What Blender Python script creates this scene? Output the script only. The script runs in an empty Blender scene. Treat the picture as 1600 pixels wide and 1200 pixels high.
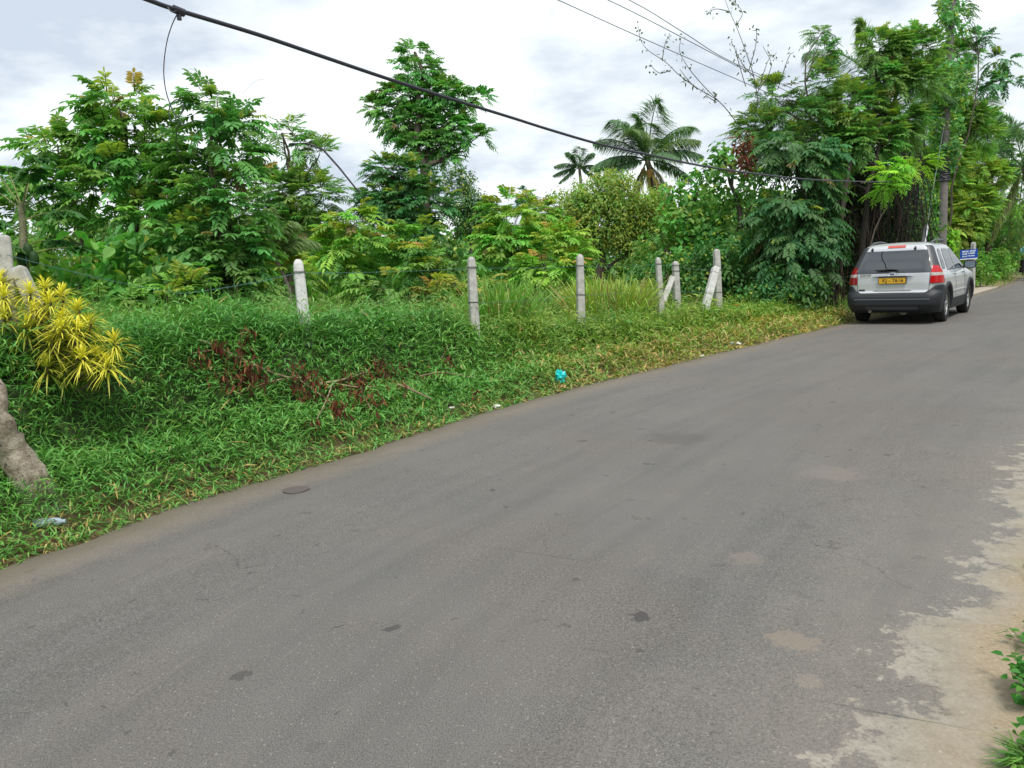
import bpy, math, random
import numpy as np
from mathutils import Vector, Matrix
rs = np.random.RandomState(7)
random.seed(7)
scene = bpy.context.scene
COL = scene.collection
# ------------------------------------------------------------------ camera model
FPX, CAMH = 1250.0, 1.55
PITCH, ROLL = math.radians(8.19), math.radians(2.72)
cp, sp = math.cos(PITCH), math.sin(PITCH)
CF = np.array([0, cp, -sp]); _U = np.array([0, sp, cp]); _R = np.array([1., 0, 0])
CR = math.cos(ROLL) * _R - math.sin(ROLL) * _U
CU = math.sin(ROLL) * _R + math.cos(ROLL) * _U
CAM = np.array([0, 0, CAMH])
def P(x, y, dep):
    """world point standing at the given distance in the direction the photograph shows it"""
    return CAM + dep * (CF + CR * (x - 800) / FPX + CU * (600 - y) / FPX)
# ------------------------------------------------------------------ road edge and terrain
EDGE = np.array([(-5.2, -8), (-4.6, -3), (-3.9, 1.2), (-3.35, 3.2), (-2.92, 4.31), (-2.54, 5.03), (-2.24, 5.6), (-1.7, 6.38), (-1.2, 7.15), (-.67, 7.98),
                 (-.1, 8.85), (.62, 9.8), (1.85, 11.24), (3.2, 12.8), (4.6, 14.42), (6.0, 16.0), (7.45, 17.6), (9.83, 20.0), (13.3, 23.9),
                 (16.6, 27.9), (20.4, 32.7), (23.9, 37.3), (28.5, 42.5), (35, 48.5), (44, 55.5), (56, 63), (75, 72), (110, 85), (200, 115)], float)
def catmull(pts, n):
    out = []
    p = np.vstack([2 * pts[0] - pts[1], pts, 2 * pts[-1] - pts[-2]])
    for i in range(1, len(p) - 2):
        for k in range(n):
            t = k / n
            out.append(.5 * ((2 * p[i]) + (-p[i-1] + p[i+1]) * t + (2*p[i-1] - 5*p[i] + 4*p[i+1] - p[i+2]) * t*t + (-p[i-1] + 3*p[i] - 3*p[i+1] + p[i+2]) * t**3))
    out.append(p[-2])
    return np.array(out)
EC = catmull(EDGE, 5)
_d = EC[1:] - EC[:-1]; _l = np.linalg.norm(_d, axis=1); _t = _d / _l[:, None]
ELEN = np.concatenate([[0], np.cumsum(_l)])
def edge_coords(x, y):
    """signed distance left of the road's left edge (+ = verge side) and length along it"""
    q = np.stack([np.asarray(x, float).ravel(), np.asarray(y, float).ravel()], 1)
    best = np.full(len(q), 1e9); sd = np.zeros(len(q)); al = np.zeros(len(q))
    for i in range(len(_t)):
        r = q - EC[i]
        a = np.clip(r @ _t[i], 0, _l[i])
        v = r - a[:, None] * _t[i]
        dd = (v ** 2).sum(1)
        s = _t[i][0] * v[:, 1] - _t[i][1] * v[:, 0]
        m = dd < best
        best[m] = dd[m]; sd[m] = np.where(s[m] >= 0, 1, -1) * np.sqrt(dd[m]); al[m] = ELEN[i] + a[m]
    return sd, al
def sstep(a, b, v):
    t = np.clip((v - a) / (b - a), 0, 1); return t * t * (3 - 2 * t)
def vnoise(x, y, s=1.0):
    return (np.sin(x*1.7*s + 1.3*np.sin(y*1.1*s)) + np.sin(y*2.3*s + 1.7*np.sin(x*.9*s+2)) + .6*np.sin(x*4.1*s + y*3.7*s) + .5*np.sin(x*7.9*s - y*6.3*s+1)) / 3.1
def gz(x, y):
    shp = np.shape(x); x = np.asarray(x, float).ravel(); y = np.asarray(y, float).ravel()
    d, a = edge_coords(x, y)
    A = np.interp(y, [0, 7.5, 9.2, 10.5, 12.5, 16, 20, 30], [.92, .92, .80, .62, .36, .27, .16, .1])
    z = .24 * A * sstep(0, .6, d) + .76 * A * sstep(.62, 1.12, d) * (d > 0) + .04 * sstep(0, .5, d) - .012
    z += (vnoise(x, y, .8) * .08 + vnoise(x + 3, y, 2.3) * .05) * sstep(.3, 2.0, d)
    z += .02 * np.clip(d - 6, 0, 60)
    z = np.where(d < 0, -.06, z)
    z = np.where(d < -6.4, -.012 + .03 * vnoise(x, y, .6) * sstep(-6.4, -8, d) + .10 * sstep(-6.6, -9, d), z)
    return z.reshape(shp) if shp else float(z[0])
# ------------------------------------------------------------------ geometry accumulator
def nrm(a): return a / np.maximum(np.linalg.norm(a, axis=-1, keepdims=True), 1e-9)
class Geo:
    def __init__(s): s.V = []; s.F = []; s.C = []; s.n = 0
    def add(s, V, F, C):
        """V (N,3), F (M,k) int, C (N,3) or (3,)"""
        V = np.asarray(V, float); C = np.asarray(C, float)
        if C.ndim == 1: C = np.tile(C, (len(V), 1))
        s.V.append(V); s.C.append(C); s.F.append(np.asarray(F, int) + s.n); s.n += len(V)
    def build(s, name, mat, parent=None, local=False, smooth=False):
        V = np.vstack(s.V); C = np.vstack(s.C)
        if parent is not None and not local:
            q = parent
            while q is not None: V = V - np.array(q.location); q = q.parent
        me = bpy.data.meshes.new(name)
        me.vertices.add(len(V)); me.vertices.foreach_set('co', V.astype(np.float32).ravel())
        nl = sum(f.size for f in s.F); npoly = sum(len(f) for f in s.F)
        me.loops.add(nl); me.polygons.add(npoly)
        me.loops.foreach_set('vertex_index', np.concatenate([f.ravel() for f in s.F]).astype(np.int32))
        tot = np.concatenate([np.full(len(f), f.shape[1]) for f in s.F])
        me.polygons.foreach_set('loop_start', np.concatenate([[0], np.cumsum(tot)[:-1]]).astype(np.int32))
        at = me.attributes.new('col', 'FLOAT_COLOR', 'POINT')
        at.data.foreach_set('color', np.hstack([C, np.ones((len(C), 1))]).astype(np.float32).ravel())
        me.update(calc_edges=True)
        me.polygons.foreach_set('use_smooth', [smooth] * npoly)
        me.materials.append(mat)
        o = bpy.data.objects.new(name, me); COL.objects.link(o)
        if parent is not None: o.parent = parent
        return o
def tag(o, label=None, cat=None, group=None, kind=None):
    if label: o['label'] = label
    if cat: o['category'] = cat
    if group: o['group'] = group
    if kind: o['kind'] = kind
    return o
def thing(name, label, cat, loc, group=None, rz=0):
    o = bpy.data.objects.new(name, None); COL.objects.link(o)
    o.location = [float(v) for v in loc]; o.rotation_euler = (0, 0, rz); o.empty_display_size = .1
    return tag(o, label, cat, group)
def tube(g, pts, rad, col, k=6, cap=True):
    pts = np.asarray(pts, float); n = len(pts); rad = np.broadcast_to(np.asarray(rad, float), (n,))
    T = nrm(np.gradient(pts, axis=0))
    ref = np.array([0, 0, 1.]) if abs(T[:, 2]).mean() < .8 else np.array([1., 0, 0])
    S = nrm(np.cross(T, ref)); B = np.cross(S, T)
    a = np.arange(k) / k * 2 * math.pi
    V = pts[:, None] + rad[:, None, None] * (np.cos(a)[None, :, None] * S[:, None] + np.sin(a)[None, :, None] * B[:, None])
    i = np.arange(n - 1)[:, None] * k; j = np.arange(k)[None]; j2 = (j + 1) % k
    F = np.stack([i + j, i + j2, i + k + j2, i + k + j], -1).reshape(-1, 4)
    c = np.asarray(col, float)
    if c.ndim == 2: c = np.repeat(c, k, 0)
    g.add(V.reshape(-1, 3), F, c)
    if cap:
        g.add(V[-1], np.arange(k)[None, :], c if c.ndim == 1 else c[-k:]); g.add(V[0], np.arange(k)[None, ::-1], c if c.ndim == 1 else c[:k])
def leaves(g, P0, D, N, L, W, col, fold=.22, droop=.1):
    """ovate folded leaves: two quads each"""
    D = nrm(D); S = nrm(np.cross(D, N)); U = np.cross(S, D)
    L = np.broadcast_to(L, (len(P0),))[:, None]; W = np.broadcast_to(W, (len(P0),))[:, None]
    def at(t, s, u): return P0 + D * L * t + S * W * s + U * W * u - np.array([0, 0, 1]) * L * droop * t * t
    v = np.stack([at(0, 0, 0), at(.26, .46, fold), at(.62, .42, fold), at(1, 0, 0), at(.62, -.42, fold), at(.26, -.46, fold)], 1)
    b = np.arange(len(P0))[:, None] * 6
    F = np.concatenate([b + [0, 1, 2, 3], b + [0, 3, 4, 5]])
    g.add(v.reshape(-1, 3), F, np.repeat(col, 6, 0))
def straps(g, P0, D, L, W, col, bend=.5):
    """bent grass-like leaves: two triangles each"""
    D = nrm(D); S = nrm(np.cross(D, np.array([0, 0, 1.]) + rs.normal(0, .25, D.shape)))
    L = np.broadcast_to(L, (len(P0),))[:, None]; W = np.broadcast_to(W, (len(P0),))[:, None]
    M = P0 + D * L * .48
    D2 = nrm(D - np.array([0, 0, 1.]) * np.broadcast_to(bend, (len(P0),))[:, None])
    v = np.stack([P0, M + S * W * .5, M + D2 * L * .52, M - S * W * .5], 1)
    b = np.arange(len(P0))[:, None] * 4
    F = np.concatenate([b + [0, 1, 3], b + [1, 2, 3]])
    g.add(v.reshape(-1, 3), F, np.repeat(col, 4, 0))
def pinnate(g, P0, D, L, n, ll, lw, col, droop=.3, hang=.15, rachis=True, rc=(.06, .09, .02)):
    """compound leaves: n leaflet pairs and one at the tip"""
    m = len(P0); Z = np.array([0, 0, 1.])
    D = nrm(D); L = np.broadcast_to(L, (m,)); sc = (L / L.mean())
    def pt(t): return P0 + D * (L * t)[:, None] - Z * (L * droop * t * t)[:, None]
    for k in range(n + 1):
        t = .22 + .78 * k / n
        p = pt(t); dr = nrm(D - Z * (2 * droop * t)); side = nrm(np.cross(dr, Z + rs.normal(0, .12, (m, 3)))); up = np.cross(side, dr)
        size = (.75 + .45 * math.sin(math.pi * min(1, .25 + .6 * k / n))) * ll * sc * rs.uniform(.85, 1.15, m)
        if k == n:
            leaves(g, p, dr, up, size, lw * sc, col)
        else:
            for s in (-1, 1):
                d = side * s + dr * (.35 + .35 * k / n) - Z * hang + rs.normal(0, .09, (m, 3))
                leaves(g, p, d, up + rs.normal(0, .12, (m, 3)), size, lw * sc, col * rs.uniform(.93, 1.07, (m, 1)))
    if rachis:
        w = .004 * sc[:, None] + .003; a, b_, c = P0, pt(.5), pt(1.0)
        side = nrm(np.cross(D, Z))
        v = np.stack([a - side * w, a + side * w, b_ + side * w * .8, b_ - side * w * .8, c + side * w * .3, c - side * w * .3], 1)
        b = np.arange(m)[:, None] * 6
        g.add(v.reshape(-1, 3), np.concatenate([b + [0, 1, 2, 3], b + [3, 2, 4, 5]]), np.array(rc))
# ------------------------------------------------------------------ materials
def newmat(name):
    m = bpy.data.materials.new(name); m.use_nodes = True
    nt = m.node_tree; nt.nodes.clear()
    out = nt.nodes.new('ShaderNodeOutputMaterial'); bs = nt.nodes.new('ShaderNodeBsdfPrincipled')
    nt.links.new(bs.outputs[0], out.inputs[0])
    return m, nt, bs, out
def node(nt, t, **kw):
    n = nt.nodes.new(t)
    for k, v in kw.items():
        if k in n.inputs: n.inputs[k].default_value = v
        else: setattr(n, k, v)
    return n
def math_(nt, op, a, b=None, c=None, clamp=False):
    n = nt.nodes.new('ShaderNodeMath'); n.operation = op; n.use_clamp = clamp
    for i, v in enumerate((a, b, c)):
        if v is None: continue
        if isinstance(v, (int, float)): n.inputs[i].default_value = v
        else: nt.links.new(v, n.inputs[i])
    return n.outputs[0]
def mix(nt, f, a, b, mode='MIX'):
    n = nt.nodes.new('ShaderNodeMix'); n.data_type = 'RGBA'; n.blend_type = mode
    for i, v in ((0, f), (6, a), (7, b)):
        if isinstance(v, (int, float)): n.inputs[i].default_value = v
        elif isinstance(v, tuple): n.inputs[i].default_value = (*v, 1) if len(v) == 3 else v
        else: nt.links.new(v, n.inputs[i])
    return n.outputs[2]
def noise(nt, vec, scale, detail=3, rough=.5):
    n = nt.nodes.new('ShaderNodeTexNoise'); n.inputs['Scale'].default_value = scale
    n.inputs['Detail'].default_value = detail; n.inputs['Roughness'].default_value = rough
    if vec is not None: nt.links.new(vec, n.inputs['Vector'])
    return n.outputs[0]
def ramp(nt, v, a, b):
    n = nt.nodes.new('ShaderNodeMapRange'); n.inputs[1].default_value = a; n.inputs[2].default_value = b
    nt.links.new(v, n.inputs[0]); return n.outputs[0]
def plain(name, col, rough=.5, metal=0., coat=0., nscale=None, namt=.15, bump=0.):
    m, nt, bs, out = newmat(name)
    bs.inputs['Roughness'].default_value = rough; bs.inputs['Metallic'].default_value = metal
    bs.inputs['Coat Weight'].default_value = coat
    if nscale:
        tc = nt.nodes.new('ShaderNodeTexCoord'); nz = noise(nt, tc.outputs['Object'], nscale, 4, .6)
        c = mix(nt, nz, tuple(v * (1 - namt) for v in col), tuple(min(1, v * (1 + namt)) for v in col))
        nt.links.new(c, bs.inputs['Base Color'])
        if bump:
            b = nt.nodes.new('ShaderNodeBump'); b.inputs['Strength'].default_value = bump; b.inputs['Distance'].default_value = .01
            nt.links.new(nz, b.inputs['Height']); nt.links.new(b.outputs[0], bs.inputs['Normal'])
    else: bs.inputs['Base Color'].default_value = (*col, 1)
    return m
def leafmat(name, rough=.5, trans=.40, spec=.3):
    m, nt, bs, out = newmat(name)
    a = nt.nodes.new('ShaderNodeAttribute'); a.attribute_name = 'col'
    nt.links.new(a.outputs[0], bs.inputs['Base Color']); bs.inputs['Roughness'].default_value = rough
    bs.inputs['Specular IOR Level'].default_value = spec
    tr = nt.nodes.new('ShaderNodeBsdfTranslucent')
    tc = mix(nt, .75, a.outputs[0], (1.0, 1.25, .35), 'MULTIPLY')
    nt.links.new(tc, tr.inputs[0])
    mx = nt.nodes.new('ShaderNodeMixShader'); mx.inputs[0].default_value = trans
    nt.links.new(bs.outputs[0], mx.inputs[1]); nt.links.new(tr.outputs[0], mx.inputs[2]); nt.links.new(mx.outputs[0], out.inputs[0])
    return m
M_LEAF = leafmat('leaf'); M_GRASS = leafmat('grass_blade', .5, .3, .35); M_DRY = leafmat('dry_leaf', .8, .15, .1)
def barkmat():
    m, nt, bs, out = newmat('bark')
    a = nt.nodes.new('ShaderNodeAttribute'); a.attribute_name = 'col'
    tc = nt.nodes.new('ShaderNodeTexCoord'); nz = noise(nt, tc.outputs['Object'], 14, 5, .7)
    c = mix(nt, ramp(nt, nz, .35, .65), a.outputs[0], (.45, .45, .45), 'MULTIPLY'); nt.links.new(c, bs.inputs['Base Color'])
    bs.inputs['Roughness'].default_value = .9
    b = nt.nodes.new('ShaderNodeBump'); b.inputs['Strength'].default_value = .6; b.inputs['Distance'].default_value = .02
    nt.links.new(nz, b.inputs['Height']); nt.links.new(b.outputs[0], bs.inputs['Normal'])
    return m
M_BARK = barkmat()
# ------------------------------------------------------------------ world, sun, camera
SUN_EL, SUN_ROT = math.radians(58), math.radians(-60)   # rotation: clockwise from +Y seen from above is positive sun_rotation
w = bpy.data.worlds.new('World'); scene.world = w; w.use_nodes = True
nt = w.node_tree; nt.nodes.clear()
out = nt.nodes.new('ShaderNodeOutputWorld'); bg = nt.nodes.new('ShaderNodeBackground'); nt.links.new(bg.outputs[0], out.inputs[0])
sky = nt.nodes.new('ShaderNodeTexSky'); sky.sky_type = 'NISHITA'; sky.sun_disc = False
sky.sun_elevation = SUN_EL; sky.sun_rotation = SUN_ROT
tc = nt.nodes.new('ShaderNodeTexCoord')
sep = nt.nodes.new('ShaderNodeSeparateXYZ'); nt.links.new(tc.outputs['Generated'], sep.inputs[0])
zz = math_(nt, 'ADD', math_(nt, 'MAXIMUM', sep.outputs[2], 0.0), .22)
cmb = nt.nodes.new('ShaderNodeCombineXYZ')
nt.links.new(math_(nt, 'DIVIDE', sep.outputs[0], zz), cmb.inputs[0]); nt.links.new(math_(nt, 'DIVIDE', sep.outputs[1], zz), cmb.inputs[1])
warp = noise(nt, cmb.outputs[0], 1.3, 4, .55)
mp = nt.nodes.new('ShaderNodeVectorMath'); mp.operation = 'ADD'; nt.links.new(cmb.outputs[0], mp.inputs[0])
mp.inputs[1].default_value = (3.1, 1.7, 0)
c1 = noise(nt, mp.outputs[0], 1.15, 6, .55); c2 = noise(nt, mp.outputs[0], 3.2, 6, .6)
cl = math_(nt, 'ADD', math_(nt, 'MULTIPLY', c1, .72), math_(nt, 'MULTIPLY', c2, .28))
cl = ramp(nt, cl, .43, .575)
cloud = mix(nt, cl, (5.7, 6.4, 7.3), (9.9, 10.4, 10.5))
skyc = mix(nt, .93, sky.outputs[0], cloud)
nt.links.new(skyc, bg.inputs[0]); bg.inputs[1].default_value = .079
ld = bpy.data.lights.new('sun', 'SUN'); ld.energy = 2.0; ld.angle = math.radians(20); ld.color = (1, .96, .9)
lo = bpy.data.objects.new('sun', ld); COL.objects.link(lo)
sdir = Vector((math.sin(SUN_ROT) * math.cos(SUN_EL), math.cos(SUN_ROT) * math.cos(SUN_EL), math.sin(SUN_EL)))
sdir = Vector((.15, -.45, .88)).normalized()
sky.sun_elevation = math.asin(sdir.z); sky.sun_rotation = math.atan2(sdir.x, sdir.y)
lo.rotation_euler = sdir.to_track_quat('Z', 'Y').to_euler()
cd = bpy.data.cameras.new('camera'); cam = bpy.data.objects.new('camera', cd); COL.objects.link(cam)
cd.sensor_width = 36; cd.lens = FPX / 1600 * 36; cd.clip_end = 3000; cd.clip_start = .05
mt = Matrix.Identity(4)
for i in range(3): mt[i][0] = CR[i]; mt[i][1] = CU[i]; mt[i][2] = -CF[i]; mt[i][3] = CAM[i]
cam.matrix_world = mt
scene.camera = cam
scene.view_settings.view_transform = 'Standard'; scene.view_settings.look = 'None'
scene.view_settings.exposure = 0.62; scene.view_settings.gamma = 1
scene.cycles.max_bounces = 5; scene.cycles.diffuse_bounces = 3; scene.cycles.glossy_bounces = 2; scene.cycles.transmission_bounces = 3
scene.cycles.use_denoising = True
# ------------------------------------------------------------------ ground
def axis(lo_, hi_, step, far, mul=1.18):
    a = list(np.arange(lo_, hi_, step)); s = step; v = a[-1]
    while v < far: s *= mul; v += s; a.append(v)
    s = step; v = a[0]; pre = []
    while v > -far: s *= mul; v -= s; pre.append(v)
    return np.array(pre[::-1] + a)
gx, gy = axis(-9, 14, .16, 900), axis(1, 24, .16, 900)
X, Y = np.meshgrid(gx, gy, indexing='ij'); Zg = gz(X, Y)
g = Geo(); ni, nj = X.shape
i = np.arange(ni - 1)[:, None] * nj; j = np.arange(nj - 1)[None]
F = np.stack([i + j, i + nj + j, i + nj + j + 1, i + j + 1], -1).reshape(-1, 4)
D_, A_ = edge_coords(X, Y)
D_ = D_.reshape(X.shape)
soil = np.array([.17, .12, .065]); gr = np.array([.03, .07, .016]); sand = np.array([.36, .27, .17]); straw = np.array([.26, .21, .10])
nn = vnoise(X, Y, 1.3)[..., None]
fg = (sstep(.25, .8, D_) * .9)[..., None]
c = soil * (1 - fg) + gr * fg
fs = (sstep(9.5, 12, Y) * (1 - sstep(.5, 1.2, D_)) * (D_ > -1))[..., None] * .8
c = c * (1 - fs) + straw * fs
right = (D_ < -2)[..., None]
c = np.where(right, sand * (1 - .0) , c)
fr = (sstep(-6.9, -8.0, D_))[..., None] * (D_ < -2)[..., None]
c = c * (1 - fr) + gr * 1.3 * fr
c = c * (1 + .18 * nn)
g.add(np.stack([X, Y, Zg], -1).reshape(-1, 3), F, c.reshape(-1, 3))
m, nt, bs, out = newmat('soil')
a = node(nt, 'ShaderNodeAttribute', attribute_name='col'); tc = nt.nodes.new('ShaderNodeTexCoord')
n1 = noise(nt, tc.outputs['Object'], 9, 6, .7); n2 = noise(nt, tc.outputs['Object'], 120, 3, .7)
cc = mix(nt, math_(nt, 'MULTIPLY', ramp(nt, n1, .35, .7), .5), a.outputs[0], (.55, .5, .45), 'MULTIPLY')
cc = mix(nt, math_(nt, 'MULTIPLY', ramp(nt, n2, .6, .75), .5), cc, (.4, .33, .25))
nt.links.new(cc, bs.inputs['Base Color']); bs.inputs['Roughness'].default_value = .95
b = nt.nodes.new('ShaderNodeBump'); b.inputs['Strength'].default_value = .5; b.inputs['Distance'].default_value = .02
nt.links.new(n1, b.inputs['Height']); nt.links.new(b.outputs[0], bs.inputs['Normal'])
tag(g.build('ground', m, smooth=True), kind='structure')
# ------------------------------------------------------------------ road
RW = 6.6
cross = np.array([0, .02, .3, .8, 1.5, 2.3, 3.1, 3.9, 4.3, 4.7, 5.1, 5.5, 6.0, RW])
EC2 = catmull(EDGE, 12)
tn = nrm(np.gradient(EC2, axis=0)); rn = np.stack([tn[:, 1], -tn[:, 0]], 1)
ln2 = np.concatenate([[0], np.cumsum(np.linalg.norm(EC2[1:] - EC2[:-1], axis=1))])
wob = .035 * np.sin(ln2 * 2.1) + .025 * np.sin(ln2 * 5.3 + 1) + .02 * np.sin(ln2 * 11.7)
g = Geo(); rows = []
uvs = []
for k, cw in enumerate(cross):
    q = EC2 + rn * (cw + (wob if k < 2 else 0) - .03)[..., None] if k < 2 else EC2 + rn * cw
    zc = .03 - .012 * ((cw - 2.6) / 2.6) ** 2
    rows.append(np.column_stack([q, np.full(len(q), zc if k else -.05)]))
    uvs.append(np.column_stack([np.full(len(q), cw), ln2, np.zeros(len(q))]))
V = np.stack(rows, 1); nr, nc = V.shape[:2]
i = np.arange(nr - 1)[:, None] * nc; j = np.arange(nc - 1)[None]
g.add(V.reshape(-1, 3), np.stack([i + j, i + j + 1, i + nc + j + 1, i + nc + j], -1).reshape(-1, 4), np.stack(uvs, 1).reshape(-1, 3))
m, nt, bs, out = newmat('asphalt')
a = node(nt, 'ShaderNodeAttribute', attribute_name='col'); tc = nt.nodes.new('ShaderNodeTexCoord'); O = tc.outputs['Object']
sx = nt.nodes.new('ShaderNodeSeparateXYZ'); nt.links.new(a.outputs['Vector'], sx.inputs[0]); ac = sx.outputs[0]
big = noise(nt, O, .55, 4, .6); mid = noise(nt, O, 6, 5, .65); fine = noise(nt, O, 170, 3, .75)
# long streaks along the road
sc = nt.nodes.new('ShaderNodeCombineXYZ'); nt.links.new(math_(nt, 'MULTIPLY', ac, 3.0), sc.inputs[0]); nt.links.new(math_(nt, 'MULTIPLY', sx.outputs[1], .18), sc.inputs[1])
streak = noise(nt, sc.outputs[0], 1.6, 4, .55)
base = mix(nt, ramp(nt, big, .40, .60), (.097, .098, .100), (.138, .129, .124))
base = mix(nt, math_(nt, 'MULTIPLY', ramp(nt, streak, .45, .70), .5), base, (.170, .158, .147))
base = mix(nt, math_(nt, 'MULTIPLY', ramp(nt, streak, .48, .3), .45), base, (.062, .060, .060))
base = mix(nt, math_(nt, 'MULTIPLY', ramp(nt, mid, .3, .7), .35), base, (.10, .095, .09))
base = mix(nt, ramp(nt, fine, .38, .62), mix(nt, .45, base, (.02, .02, .02)), mix(nt, .30, base, (.42, .39, .34)))
ck = nt.nodes.new('ShaderNodeTexVoronoi'); ck.voronoi_dimensions = '2D'; ck.feature = 'DISTANCE_TO_EDGE'; ck.inputs['Scale'].default_value = .55
ckn = nt.nodes.new('ShaderNodeTexNoise'); ckn.inputs['Scale'].default_value = 3.5; ckn.inputs['Detail'].default_value = 6; nt.links.new(O, ckn.inputs['Vector'])
cks = nt.nodes.new('ShaderNodeVectorMath'); cks.operation = 'SCALE'; cks.inputs[3].default_value = .5; nt.links.new(ckn.outputs['Color'], cks.inputs[0])
cka = nt.nodes.new('ShaderNodeVectorMath'); cka.operation = 'ADD'; nt.links.new(O, cka.inputs[0]); nt.links.new(cks.outputs[0], cka.inputs[1]); nt.links.new(cka.outputs[0], ck.inputs['Vector'])
crk = math_(nt, 'MULTIPLY', math_(nt, 'LESS_THAN', ck.outputs['Distance'], .0028), ramp(nt, noise(nt, O, .9, 3), .52, .60))
base = mix(nt, math_(nt, 'MULTIPLY', crk, .55), base, (.03, .028, .027))
vo = nt.nodes.new('ShaderNodeTexVoronoi'); vo.inputs['Scale'].default_value = 55; nt.links.new(O, vo.inputs['Vector'])
sel = nt.nodes.new('ShaderNodeSeparateColor'); nt.links.new(vo.outputs['Color'], sel.inputs[0])
rough = ramp(nt, noise(nt, O, .42, 5, .65), .47, .58)
fine2 = noise(nt, O, 70, 4, .8)
base = mix(nt, math_(nt, 'MULTIPLY', rough, .38), base, mix(nt, ramp(nt, fine2, .40, .60), (.035, .030, .028), (.26, .225, .195)))
lt = ramp(nt, noise(nt, sc.outputs[0], 4.5, 5, .7), .60, .72)
base = mix(nt, math_(nt, 'MULTIPLY', lt, .36), base, (.24, .20, .165))
chip = math_(nt, 'MULTIPLY', math_(nt, 'LESS_THAN', vo.outputs['Distance'], .23), math_(nt, 'GREATER_THAN', sel.outputs[0], .82))
base = mix(nt, math_(nt, 'MULTIPLY', chip, .45), base, (.38, .35, .31))
# oil and gum spots
vs = nt.nodes.new('ShaderNodeTexVoronoi'); vs.voronoi_dimensions = '2D'; vs.inputs['Scale'].default_value = 2.3; vs.inputs['Randomness'].default_value = 1
wv = nt.nodes.new('ShaderNodeVectorMath'); wv.operation = 'ADD'; nt.links.new(O, wv.inputs[0])
wn = nt.nodes.new('ShaderNodeTexNoise'); wn.inputs['Scale'].default_value = 14; nt.links.new(O, wn.inputs['Vector'])
wvs = nt.nodes.new('ShaderNodeVectorMath'); wvs.operation = 'SCALE'; wvs.inputs[3].default_value = .14; nt.links.new(wn.outputs['Color'], wvs.inputs[0])
nt.links.new(wvs.outputs[0], wv.inputs[1]); nt.links.new(wv.outputs[0], vs.inputs['Vector'])
s2 = nt.nodes.new('ShaderNodeSeparateColor'); nt.links.new(vs.outputs['Color'], s2.inputs[0])
rad = math_(nt, 'MULTIPLY', s2.outputs[1], .082)
spot = math_(nt, 'MULTIPLY', math_(nt, 'LESS_THAN', vs.outputs['Distance'], rad), math_(nt, 'GREATER_THAN', s2.outputs[0], .45))
base = mix(nt, math_(nt, 'MULTIPLY', spot, math_(nt, 'ADD', .15, math_(nt, 'MULTIPLY', s2.outputs[2], .45))), base, (.035, .035, .04))
vs2 = nt.nodes.new('ShaderNodeTexVoronoi'); vs2.voronoi_dimensions = '2D'; vs2.inputs['Scale'].default_value = 5.5; nt.links.new(wv.outputs[0], vs2.inputs['Vector'])
s3 = nt.nodes.new('ShaderNodeSeparateColor'); nt.links.new(vs2.outputs['Color'], s3.inputs[0])
spot2 = math_(nt, 'MULTIPLY', math_(nt, 'LESS_THAN', vs2.outputs['Distance'], math_(nt, 'MULTIPLY', s3.outputs[1], .09)), math_(nt, 'GREATER_THAN', s3.outputs[0], .72))
base = mix(nt, math_(nt, 'MULTIPLY', spot2, .5), base, (.05, .048, .05))
# dust at the left edge
le = math_(nt, 'MULTIPLY', math_(nt, 'SUBTRACT', 1, ramp(nt, math_(nt, 'ADD', ac, math_(nt, 'MULTIPLY', mid, .35)), .16, .7), clamp=True), .8)
base = mix(nt, le, base, (.24, .195, .14))
# pale crust and sand spreading in from the right edge
rg = noise(nt, O, 1.6, 7, .68); rg2 = noise(nt, O, 9, 5, .7)
alc = nt.nodes.new('ShaderNodeClamp'); alc.inputs[1].default_value = 6; alc.inputs[2].default_value = 24; nt.links.new(sx.outputs[1], alc.inputs[0])
acr = math_(nt, 'SUBTRACT', ac, math_(nt, 'MULTIPLY', math_(nt, 'SUBTRACT', alc.outputs[0], 12), .093))
rg3 = noise(nt, O, 32, 4, .7)
edge = math_(nt, 'ADD', acr, math_(nt, 'ADD', math_(nt, 'MULTIPLY', math_(nt, 'SUBTRACT', rg, .5), 1.15), math_(nt, 'ADD', math_(nt, 'MULTIPLY', math_(nt, 'SUBTRACT', rg2, .5), .75), math_(nt, 'MULTIPLY', math_(nt, 'SUBTRACT', rg3, .5), .30))))
def stain(px, py, r, colr, amt):
    global base
    d = P(px, py, 1) - CAM; q = CAM + d * (-CAMH / d[2])
    sv = nt.nodes.new('ShaderNodeVectorMath'); sv.operation = 'SUBTRACT'; nt.links.new(O, sv.inputs[0]); sv.inputs[1].default_value = (q[0], q[1], .03)
    ln = nt.nodes.new('ShaderNodeVectorMath'); ln.operation = 'LENGTH'; nt.links.new(sv.outputs[0], ln.inputs[0])
    dd = math_(nt, 'ADD', ln.outputs['Value'], math_(nt, 'ADD', math_(nt, 'MULTIPLY', math_(nt, 'SUBTRACT', rg2, .5), r * 2.2), math_(nt, 'MULTIPLY', math_(nt, 'SUBTRACT', rg3, .5), r * 2.4)))
    base = mix(nt, math_(nt, 'MULTIPLY', ramp(nt, dd, r, r * .8), amt), base, colr)
stain(1238, 1010, .095, (.25, .20, .155), .6)
stain(1265, 1075, .05, (.25, .21, .17), .5); stain(1165, 880, .09, (.22, .185, .155), .45); stain(1000, 972, .055, (.04, .038, .04), .7)
stain(1300, 745, .22, (.23, .195, .165), .4); stain(1060, 690, .25, (.085, .075, .075), .4)
fc = ramp(nt, edge, 4.42, 4.47)
crust = mix(nt, ramp(nt, fine2, .35, .65), mix(nt, ramp(nt, rg2, .35, .65), (.17, .15, .12), (.27, .245, .20)), mix(nt, ramp(nt, rg2, .35, .65), (.26, .235, .19), (.42, .39, .33)))
base = mix(nt, math_(nt, 'MULTIPLY', fc, .88), base, crust)
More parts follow.
